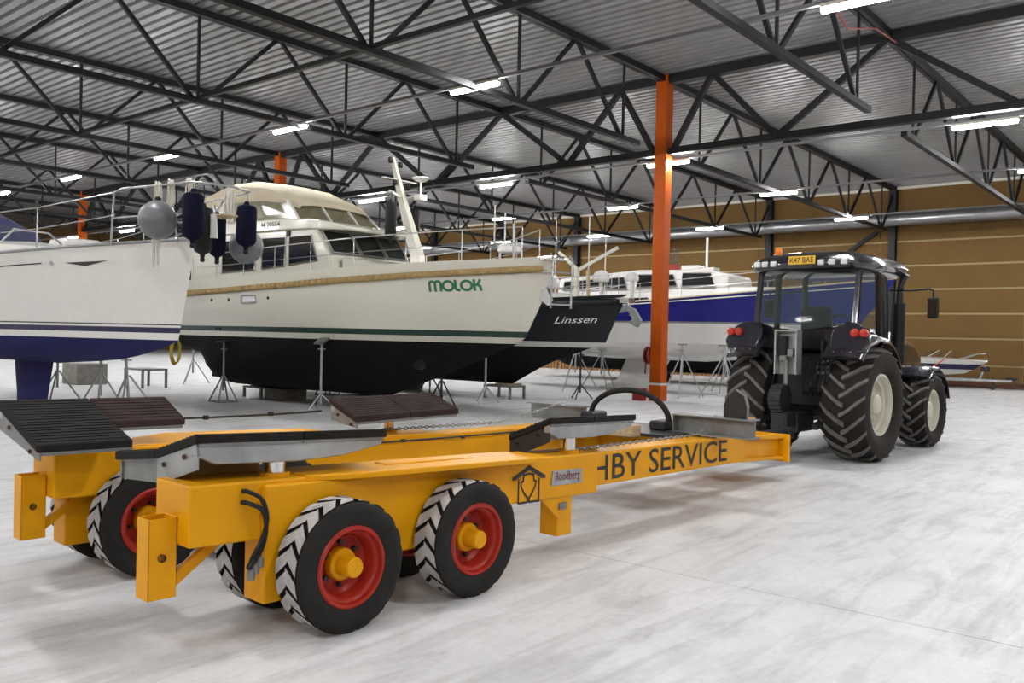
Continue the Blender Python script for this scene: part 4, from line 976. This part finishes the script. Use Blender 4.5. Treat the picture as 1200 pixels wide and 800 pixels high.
# coachroof
MB().loft([[(x, 7.3-w, z0), (x, 7.3-w*.86, z0+(z1-z0)*.8), (x, 7.3-w*.5, z1), (x, 7.3+w*.5, z1), (x, 7.3+w*.86, z0+(z1-z0)*.8), (x, 7.3+w, z0)] for x, w, z0, z1 in ((-23.0, 1.25, 2.7, 3.42), (-19.5, 1.25, 2.78, 3.40), (-17.5, 1.05, 2.85, 3.28), (-16.0, .75, 2.9, 3.12), (-15.3, .4, 2.93, 3.0))]).build('coachroof', 'gel', B5, .02, local=False, smooth=50)
win([(-22.0, 6.10, 3.0), (-19.6, 6.10, 3.0), (-18.9, 6.22, 3.06), (-20.2, 6.2, 3.24), (-22, 6.15, 3.24)], 'cabin_window', parent=B5, th=.06, fr=False)
win([(-18.4, 6.45, 3.1), (-16.9, 6.65, 3.08), (-17.4, 6.7, 3.2), (-18.2, 6.6, 3.22)], 'cabin_window', 'bglass', B5, .05, False)
MB().box(-17.3, -16.6, 7.0, 7.7, 3.15, 3.34).build('deck_hatch', 'gel', B5, .06, local=False, seg=2)
MB().tube([(-18.6, 6.6, 3.25), (-18.1, 6.7, 3.55), (-17.0, 6.9, 3.42), (-16.7, 7.0, 3.2)], .02, 6).build('grab_rail', 'steel', B5, local=False)
ya = h5.side(-18.4, 2.85)+.10; yb = h5.side(-17.3, 2.85)+.10
nb_ = MB().add([(-18.4, ya, 2.86), (-17.3, yb, 2.87), (-17.3, yb, 3.03), (-18.4, ya, 3.02), (-18.4, ya+.02, 2.86), (-17.3, yb+.02, 2.87), (-17.3, yb+.02, 3.03), (-18.4, ya+.02, 3.02)], [(0, 1, 2, 3), (7, 6, 5, 4), (0, 4, 5, 1), (3, 2, 6, 7), (0, 3, 7, 4), (1, 5, 6, 2)]).build('name_board', 'gel', B5, local=False)
lettering('registration', 'LYRIAS', lambda u, v: (-18.33+.95*u, lerp(ya, yb, (.07+.95*u)/1.1)-.004, 2.915+.012*u+.08*v), 'ink', nb_, .0, .3, local=False)
# spray hood
MB().loft([[(x, 7.3-w, 3.2), (x-.05, 7.3-w*.9, lerp(3.2, z, .75)), (x-.1, 7.3-w*.45, z), (x-.1, 7.3+w*.45, z), (x-.05, 7.3+w*.9, lerp(3.2, z, .75)), (x, 7.3+w, 3.2)] for x, w, z in ((-20.4, 1.1, 3.35), (-21.3, 1.22, 4.05), (-22.3, 1.3, 4.35), (-23.5, 1.3, 4.35))], close=False).build('spray_hood', 'ncanvas', B5, local=False, smooth=50)
win([(-20.72, 6.6, 3.5), (-20.72, 7.9, 3.5), (-21.2, 7.9, 3.92), (-21.2, 6.6, 3.92)], 'hood_window', 'glass', B5, .02, False)
MB().prism([(-20.35, 3.5), (-20.1, 3.25), (-19.95, 3.25)], lambda a, c, d: (a, d, c), 6.9, 6.95).build('deck_pennant', 'gel', B5, local=False)
# guard rails and pulpit
for sg in (-1, 1):
    U = [.25, .40, .54, .66, .76]; P = [h5.pos(u, ('t', 1)) for u in U]
    T = [(x, 7.3+sg*(hb-.08), z+.72) for x, hb, z in P]; e = h5.pos(.955, ('t', 1))
    T.append((-13.75, 7.3+sg*.75, 3.84))
    w1 = MB().tube(T, .011, 6).build('guard_wire', 'steel', B5, local=False)
    w2 = MB().tube([(x, y, z-.36) for x, y, z in T], .009, 6).build('guard_wire', 'steel', B5, local=False)
    for (x, hb, z), q in zip(P, T): MB().tube([(x, q[1], z-.04), q], .014, 6).build('stanchion', 'steel', B5, local=False)
pp = [h5.pos(.86, ('t', 1)), h5.pos(.99, ('t', 1))]
b = MB().tube([(-13.98, 6.62, 3.02), (-13.75, 6.55, 3.84), (-13.5, 6.55, 3.88), (-12.3, 6.70, 3.86), (-11.8, 6.74, 3.85), (-11.62, 6.9, 3.84), (-11.58, 7.3, 3.84), (-11.75, 7.7, 3.84), (-12.3, 7.86, 3.86), (-13.5, 8.05, 3.88), (-13.75, 8.05, 3.84), (-13.98, 7.98, 3.02)], .018, 8)
b.tube([(-13.87, 6.58, 3.45), (-12.6, 6.85, 3.46), (-12.2, 7.1, 3.46), (-12.1, 7.3, 3.46), (-12.2, 7.5, 3.46), (-12.6, 7.75, 3.46), (-13.87, 8.02, 3.45)], .014, 8)
for sg in (-1, 1): b.tube([(-12.9, 7.3+sg*.12, 3.05), (-12.55, 7.3+sg*.50, 3.86)], .016, 8)
b.tube([(-12.15, 6.95, 3.84), (-12.05, 6.97, 4.0), (-11.9, 7.05, 4.02), (-11.85, 7.15, 3.96), (-11.9, 7.2, 3.84)], .014, 6)
b.build('pulpit', 'steel', B5, local=False, smooth=60)
MB().box(-12.05, -11.62, 7.14, 7.42, 3.40, 3.43).build('bow_step', 'wood', B5, .005, local=False)
MB().box(-14.9, -14.2, 7.1, 7.5, 3.02, 3.12).build('windlass', 'dsteel', B5, .03, local=False)

# fenders hung on the bow rail
ZR = 3.87
def ball(name, x, y, z, r, label):
    t = thing(name, (x, y, z), label, 'fender', 'fenders on the bow rail')
    MB().lathe([(max(.002, r*sin(pi*i/14)*(1 if i < 11 else .96)), -r*1.05*cos(pi*i/14)) for i in range(15)], (0, 0, 0), 'z', 24).build('float', 'gfend', t, smooth=60)
    MB().lathe([(.05, 0), (.045, .05), (.02, .07), (.001, .07)], (0, 0, r*1.0), 'z', 12).build('eye', 'bfend', t)
    MB().tube([(0, 0, r*1.05), (.02, .01, (r*1.05+ZR-z)/2), (0, 0, ZR-z)], .010, 6).build('line', 'wrope', t)
def cyl_f(name, x, y, z, r, L, m, label, group='fenders on the bow rail', n=20, zr=3.87):
    t = thing(name, (x, y, z), label, 'fender', group)
    MB().lathe([(.001, 0), (.03, .0), (.04, .05), (r*.80, .09), (r, .15), (r, L-.13), (r*.85, L-.08), (.05, L-.05), (.03, L), (.001, L)], (0, 0, -L), 'z', n).build('float', m, t, smooth=40)
    MB().lathe([(.028, -L-.06), (.04, -L-.03), (.03, -L+.01)], (0, 0, 0), 'z', 10).build('eye', 'bfend', t)
    MB().tube([(0, 0, -.01), (.01, .01, (zr-z)/2), (0, 0, zr-z)], .010, 6).build('line', 'wrope' if m != 'bfend' else 'black', t)
ball('ball_fender', -12.28, 6.50, 3.30, .275, 'round grey ball fender hanging at the bow rail, nearest the camera')
ball('ball_fender', -12.36, 8.05, 3.06, .27, 'round grey ball fender partly hidden behind the navy fenders')
cyl_f('cylinder_fender', -11.68, 6.72, 3.74, .150, .80, 'nfend', 'navy covered cylinder fender right of the grey ball fender')
cyl_f('cylinder_fender', -12.02, 7.08, 3.60, .14, .82, 'bfend', 'black cylinder fender between the grey ball and the navy fenders')
cyl_f('cylinder_fender', -11.98, 7.80, 3.72, .155, .76, 'nfend', 'navy covered cylinder fender farthest right on the bow rail')
cyl_f('cylinder_fender', -12.44, 7.58, 3.56, .13, .76, 'nfend', 'dark navy fender tucked behind the small wooden bow step')
cyl_f('cylinder_fender', -13.85, 12.5, 4.55, .125, .88, 'bfend', 'black fender hanging left of the cream yacht mast', 'fenders at the mast', zr=4.74)
cyl_f('cylinder_fender', -14.12, 13.44, 4.55, .12, .88, 'bfend', 'black fender hanging right behind the cream yacht mast', 'fenders at the mast', zr=4.74)
# coiled mooring lines over the rail
def coil(x, y, z, w, L, label, n=4):
    b = MB()
    for k in range(n):
        dx = (k-n/2)*w/n; pts = []
        for i in range(17):
            a = 2*pi*i/16; pts.append((x+dx+.035*cos(a)+random.uniform(-.008, .008), y-.02+.03*sin(k*2), z-L/2+L/2*sin(a)*(1-.06*k)))
        b.tube(pts+[pts[0]], .012, 5)
    tag(b.build('mooring_line', 'wrope'), label, 'rope', 'mooring lines on the bow rail')
coil(-12.62, 6.72, 3.94, .20, .55, 'bundle of white mooring line left of the grey ball fender')
coil(-12.32, 6.76, 3.95, .18, .50, 'bundle of white mooring line above the grey ball fender')
coil(-11.98, 6.86, 3.95, .16, .45, 'white mooring line looped between the ball fender and the navy fender', 3)
coil(-12.44, 6.62, 3.48, .26, .85, 'long loops of white line hanging behind the grey ball fender', 3)
coil(-12.30, 7.72, 3.95, .2, .5, 'white line bundle between the two navy fenders', 4)
coil(-12.10, 7.66, 3.95, .2, .55, 'white line bundle over the farthest navy fender', 3)
MB_ = MB().prism([(-11.94, 3.43), (-11.74, 3.43), (-11.70, 3.06), (-11.95, 3.08)], lambda a, c, d: (a, d, c), 7.12, 7.138).build('cloth_tag', 'gel'); tag(MB_, 'small white cloth hanging between the navy fenders', 'cloth')

# ---- small speedboat on a road trailer by the back wall
h6 = Hull(39.4, -13.0, [(.5, -8.9), (.8, -8.3), (1.2, -7.7)], [(0, 1.22), (.6, 1.2), (1, 1.12)], .62, [(0, .43), (.6, .43), (.85, .5), (1, .62)], .95, .8, st=.9, um=.4, ps=2.2, pw=2.0, bil=.7)
B6 = boat('speedboat', h6, 'small white speedboat with dark stripe on a road trailer by the back wall')
h6.make(B6, [(.78, 'gel', 'lower_side'), (1.0, 'navy', 'dark_stripe')], 'gel', 'gel', 'gel', 'gel')
MB().prism([(-11.4, 1.15), (-10.6, 1.2), (-11.2, 1.42), (-11.5, 1.4)], lambda a, c, d: (a, d, c), 38.9, 39.9).build('windscreen', 'gfend', B6, local=False)
MB().tube([(-9.0, 38.95, 1.15), (-8.2, 39.2, 1.42), (-7.9, 39.4, 1.44), (-8.2, 39.6, 1.42), (-9.0, 39.85, 1.15)], .02, 6).build('bow_rail', 'steel', B6, local=False)
for i in range(5): MB().bar((-10.4+.3*i, 39.0+.15*i, 1.2), (-9.8+.2*i, 39.2+.1*i, 1.5+.05*(i % 2)), .03).build('loose_spar', 'steel' if i % 2 else 'dsteel', B6, local=False)
RT = thing('road_trailer', (-9.5, 39.4, 0), 'low galvanised road trailer under the small speedboat', 'trailer')
MB().box(-12.6, -8.6, 38.8, 38.88, .34, .42).box(-12.6, -8.6, 39.9, 39.98, .34, .42).bar((-8.6, 38.84, .38), (-6.95, 39.4, .38), .08).bar((-8.6, 39.94, .38), (-6.95, 39.4, .38), .08).box(-10.5, -10.4, 38.8, 39.98, .34, .42).build('frame', 'galv', RT, local=False)
MB().bar((-8.1, 39.4, .38), (-7.9, 39.4, .95), .06).build('winch_post', 'galv', RT, local=False)
MB().box(-8.05, -7.75, 39.3, 39.5, .72, .92).build('winch', 'dsteel', RT, .03, local=False)
MB().tube([(-7.15, 39.4, .46), (-6.75, 39.4, .46)], .06, 10).build('coupling', 'dsteel', RT, local=False)
MB().tube([(-7.6, 39.32, .55), (-7.6, 39.32, .14)], .03, 8).lathe([(.001, -.03), (.1, -.03), (.1, .03), (.001, .03)], (-7.6, 39.32, .10), 'y', 14).build('jockey_wheel', 'dsteel', RT, local=False)
for y in (38.68, 39.96): MB().lathe([(.14, 0), (.28, 0), (.30, .03), (.30, .13), (.28, .16), (.14, .16)], (-10.6, y, .30), 'y', 24).build('wheel', 'tyre', RT, local=False)
b = MB().tube([(-9.2, 38.45, 1.2), (-9.6, 38.5, .9), (-10.2, 38.8, .42)], .025, 4).build('lashing_strap', mat('orange_strap', (.55, .10, .02), .7), RT, local=False)
tag(MB().box(-14, -2.5, 40.6, 42.3, .02, .10).build('timber_rack', 'plinth'), 'low dark red timber sleeper along the back wall base', 'timber')

# ================================================================ stands, blocks, clutter
def stand(x, y, zt, label, kind=0, rz=0., spread=.42, hub=.62, padn=None, m='galv', lean=(0, 0)):
    t = thing('boat_stand', (x, y, 0), label, 'stand', 'boat stands', rz)
    n = 3 if kind == 0 else 4
    hx, hy = lean
    for k in range(n):
        a = 2*pi*k/n+.5
        MB().tube([(spread*cos(a), spread*sin(a), .012), (hx*.5+.03*cos(a), hy*.5+.03*sin(a), hub)], .019, 8).build('leg', m, t)
    for k in range(n):
        a0 = 2*pi*k/n+.5; a1 = 2*pi*(k+1)/n+.5
        if kind: MB().tube([(spread*cos(a0), spread*sin(a0), .02), (spread*cos(a1), spread*sin(a1), .02)], .013, 6).build('foot_bar', m, t)
    MB().tube([(hx*.3, hy*.3, hub*.45), (hx, hy, zt-.04)], .027, 10).build('post', m, t)
    MB().bar((hx*.8-.10, hy*.8, zt-.20), (hx*.8+.10, hy*.8, zt-.20), .022).build('screw_handle', m, t)
    nz = Vector(padn) if padn else Vector((0, 0, 1)); nz.normalize(); a = nz.cross(Vector((0, 1, 0))).normalized(); b = nz.cross(a)
    c = Vector((hx, hy, zt-.02)); P = []
    for d in (-.018, .018):
        for i, j in ((-1, -1), (1, -1), (1, 1), (-1, 1)): P.append(c+a*(.13*i)+b*(.13*j)+nz*d)
    MB().loft([P[:4], P[4:]]).build('pad', 'galvd' if kind == 0 else 'dsteel', t)
def under(h, X, Y):                # height of the hull bottom above a floor point
    best = None
    for i in range(161):
        u = i/160
        for k in range(1, 41):
            x, b, z = h.pos(u, ('b', k/40)); d = abs(x-X)+abs(b-abs(Y-h.yc))
            if best is None or d < best[0]: best = (d, z)
    return best[1]
def hstand(h, x, y, label, *a, **k): stand(x, y, under(h, x+k.get('lean', (0, 0))[0], y+k.get('lean', (0, 0))[1])-.015, label, *a, **k)
# under the white sailing yacht
hstand(h5, -19.4, 5.95, 'galvanised stand with square tilted pad under the white sailing yacht, left of its keel', 0, .3, .55, .62, (0, .7, -1), lean=(.05, .35))
hstand(h5, -20.6, 8.6, 'stand behind the blue keel of the white sailing yacht', 0, .9, .5, .7)
hstand(h5, -17.2, 8.0, 'stand right of the blue keel, first of the pair under the bow', 0, .2, .55, .8)
hstand(h5, -16.2, 8.1, 'stand right of the blue keel, second of the pair under the bow', 0, .8, .55, .8, lean=(-.1, 0))
hstand(h5, -22.4, 6.4, 'stand at the left edge under the white sailing yacht', 0, 1.3, .5, .7)
# under MOLOK
hstand(h1, -14.95, 11.62, 'tall slim galvanised stand under the middle of the MOLOK hull', 0, .1, .40, .38, (0, .6, -1))
hstand(h1, -18.40, 11.45, 'dark galvanised stand with braced foot in front of the propeller', 1, .2, .34, .62, m='galvd')
hstand(h1, -14.4, 14.7, 'dark stand on the far side under the bow of the MOLOK hull', 1, .2, .34, .62, m='dsteel')
hstand(h1, -19.0, 15.0, 'dark stand on the far side behind the concrete keel block', 1, .6, .34, .62, m='dsteel')
stand(-25.2, 14.6, 1.3, 'thin galvanised stand seen alone far behind the white sailing yacht bow', 0, .5, .5, .75)
# under the black yacht
hstand(h2, -14.75, 16.65, 'slim galvanised stand between the cream and the black yacht hulls', 0, .3, .36, .40)
hstand(h2, -17.0, 18.5-1.6, 'dark braced stand under the middle of the black yacht', 1, .3, .36, .62, m='dsteel')
hstand(h2, -14.1, 19.9, 'dark stand on the far side under the black yacht bow', 0, .3, .36, .40, m='dsteel')
# under the blue yacht
hstand(h3, -16.5, 23.0, 'tall splayed stand with thin legs just left of the white fin keel', 0, .1, .75, 1.3)
hstand(h3, -15.9, 23.6, 'second splayed stand with thin legs beside the white fin keel', 0, .9, .7, 1.2, m='galvd')
hstand(h3, -12.8, 23.3, 'tall galvanised stand just right of the orange column', 0, .4, .70, 1.3)
hstand(h3, -11.6, 23.6, 'tall galvanised stand between the orange column and the tractor tyre', 0, .9, .70, 1.25)
hstand(h3, -13.2, 27.0, 'galvanised stand farther behind the orange column', 0, .2, .65, 1.2)
# keel blocks and trestles
def trestle(x, y, w, d, h, label):
    t = thing('trestle', (x, y, 0), label, 'trestle', 'steel trestles')
    for a in (-1, 1):
        for c in (-1, 1): MB().box(a*w/2-.03, a*w/2+.03, c*d/2-.03, c*d/2+.03, 0, h).build('leg', 'galvd', t)
    MB().box(-w/2-.03, w/2+.03, -d/2-.03, d/2+.03, h, h+.05).build('top', 'galvd', t)
trestle(-19.3, 13.1, .75, .5, .24, 'low steel trestle beside the concrete block under the MOLOK keel')
tag(MB().box(-18.75, -18.05, 12.8, 13.6, 0, .285).build('keel_block', 'concrete', None, .015), 'grey concrete block carrying the aft keel of the MOLOK hull', 'block')
tag(MB().box(-15.8, -15.1, 12.85, 13.55, 0, .285).build('keel_block', 'concrete', None, .015), 'concrete block under the forward keel of the MOLOK hull', 'block')
trestle(-15.55, 18.35, .9, .6, .32, 'dark steel trestle under the forward keel of the black yacht')
tag(MB().box(-15.75, -15.3, 18.2, 18.8, .37, .41).build('timber_packer', 'wood'), 'timber packer on the steel trestle under the black yacht', 'timber')
tag(MB().box(-20.0, -19.3, 18.1, 18.9, 0, .405).build('keel_block', 'concrete', None, .015), 'concrete block under the aft keel of the black yacht', 'block')
tag(MB().box(-19.0, -18.2, 31.4, 32.2, 0, .385).build('keel_block', 'concrete', None, .015), 'concrete block under the farthest motor yacht', 'block')
# concrete blocks and cabinets far behind the bow of the sailing yacht
tag(MB().box(-27.0, -26.0, 11.4, 12.3, 0, .62).build('keel_block', 'concrete', None, .02), 'large grey block left of the stands under the white sailing yacht', 'block')
trestle(-24.3, 12.6, 1.0, .7, .5, 'steel trestle far behind the stands under the white sailing yacht')
# hose hanging off a hull
b = MB(); zt = under(h1, -21.2, 11.75)
for k in range(4): b.tube([(-21.2+.04*k, 11.75+.12*cos(a), zt-.36+(.36-.02*k)*sin(a)) for a in [2*pi*i/18 for i in range(19)]], .016, 6)
t = b.build('coiled_hose', 'yrope'); tag(t, 'coil of yellow hose hanging below the white sailing yacht bow', 'hose')
# row of timber pallets standing far behind the yachts
for i in range(9):
    x = -29.5+i*1.35; t = thing('pallet', (x, 38.6, 0), 'brown timber pallet standing on edge far behind the yachts, %s from the left' % order(i), 'pallet', 'pallets by the back wall')
    for k in range(6): MB().box(-.60+.21*k, -.47+.21*k, -.05, .05, 0, 1.0).build('slat', 'pwood', t)
    for z in (.05, .45, .85): MB().box(-.62, .62, .05, .10, z, z+.1).build('rail', 'pwood', t)
# shelf of mixed stock far left
for i in range(7):
    x = -40.5+i*1.2; hgt = (.9, 1.2, 1.0, 1.3, .8, 1.1, 1.25)[i]
    t = thing('storage_crate', (x, 26.0, 0), 'brown stock crate under the far left boats, %s from the left' % order(i), 'crate', 'crates at the far left')
    MB().box(-.5, .5, -.45, .45, .12, hgt).build('body', 'pwood' if i % 2 else 'wood', t, .02)
    for s in (-.4, 0, .4): MB().box(s-.05, s+.05, -.45, .45, 0, .12).build('skid', 'pwood', t)
    for z in (.35, .7): MB().box(-.52, .52, -.47, -.45, z, z+.09).build('batten', 'pwood', t)
# hose reel on the orange column and red box at its foot
t = thing('hose_reel', (XC-.28, YC-.02, 1.26), 'dark red hose reel hanging on the left of the orange column', 'hose reel')
MB().lathe([(.001, -.08), (.25, -.08), (.26, -.06), (.20, -.05), (.20, .05), (.26, .06), (.25, .08), (.001, .08)], (0, 0, 0), 'x', 24).build('drum', 'redbox', t)
MB().lathe([(.20, -.045), (.24, -.02), (.24, .02), (.20, .045)], (0, 0, 0), 'x', 24).build('hose', 'black', t)
MB().tube([(-.05, -.1, -.22), (-.06, -.12, -.45), (-.06, -.11, -.52)], .025, 8).build('nozzle', 'redbox', t)
MB().box(.06, .095, -.04, .04, -.04, .04).build('bracket', 'dsteel', t)
t = thing('red_box', (XC-.38, YC-.36, 0), 'small dark red box on the floor beside the orange column foot', 'box')
MB().box(-.16, .16, -.12, .12, 0, .30).build('body', 'redbox', t, .01); MB().box(-.17, .17, -.13, .13, .30, .34).build('lid', 'redbox', t, .01)
# red fire-alarm cable clipped along the right-hand joists
b = MB().tube([(-6.3, 14.0, 8.85), (-6.2, 16.0, 8.5), (-6.15, 17.6, 8.0), (-6.2, 19.5, 8.55), (-6.25, 21.1, 8.7)], .018, 6)
tag(b.build('red_cable', 'ceilb'), 'thin red cable sagging from the joist above the tractor', 'cable')
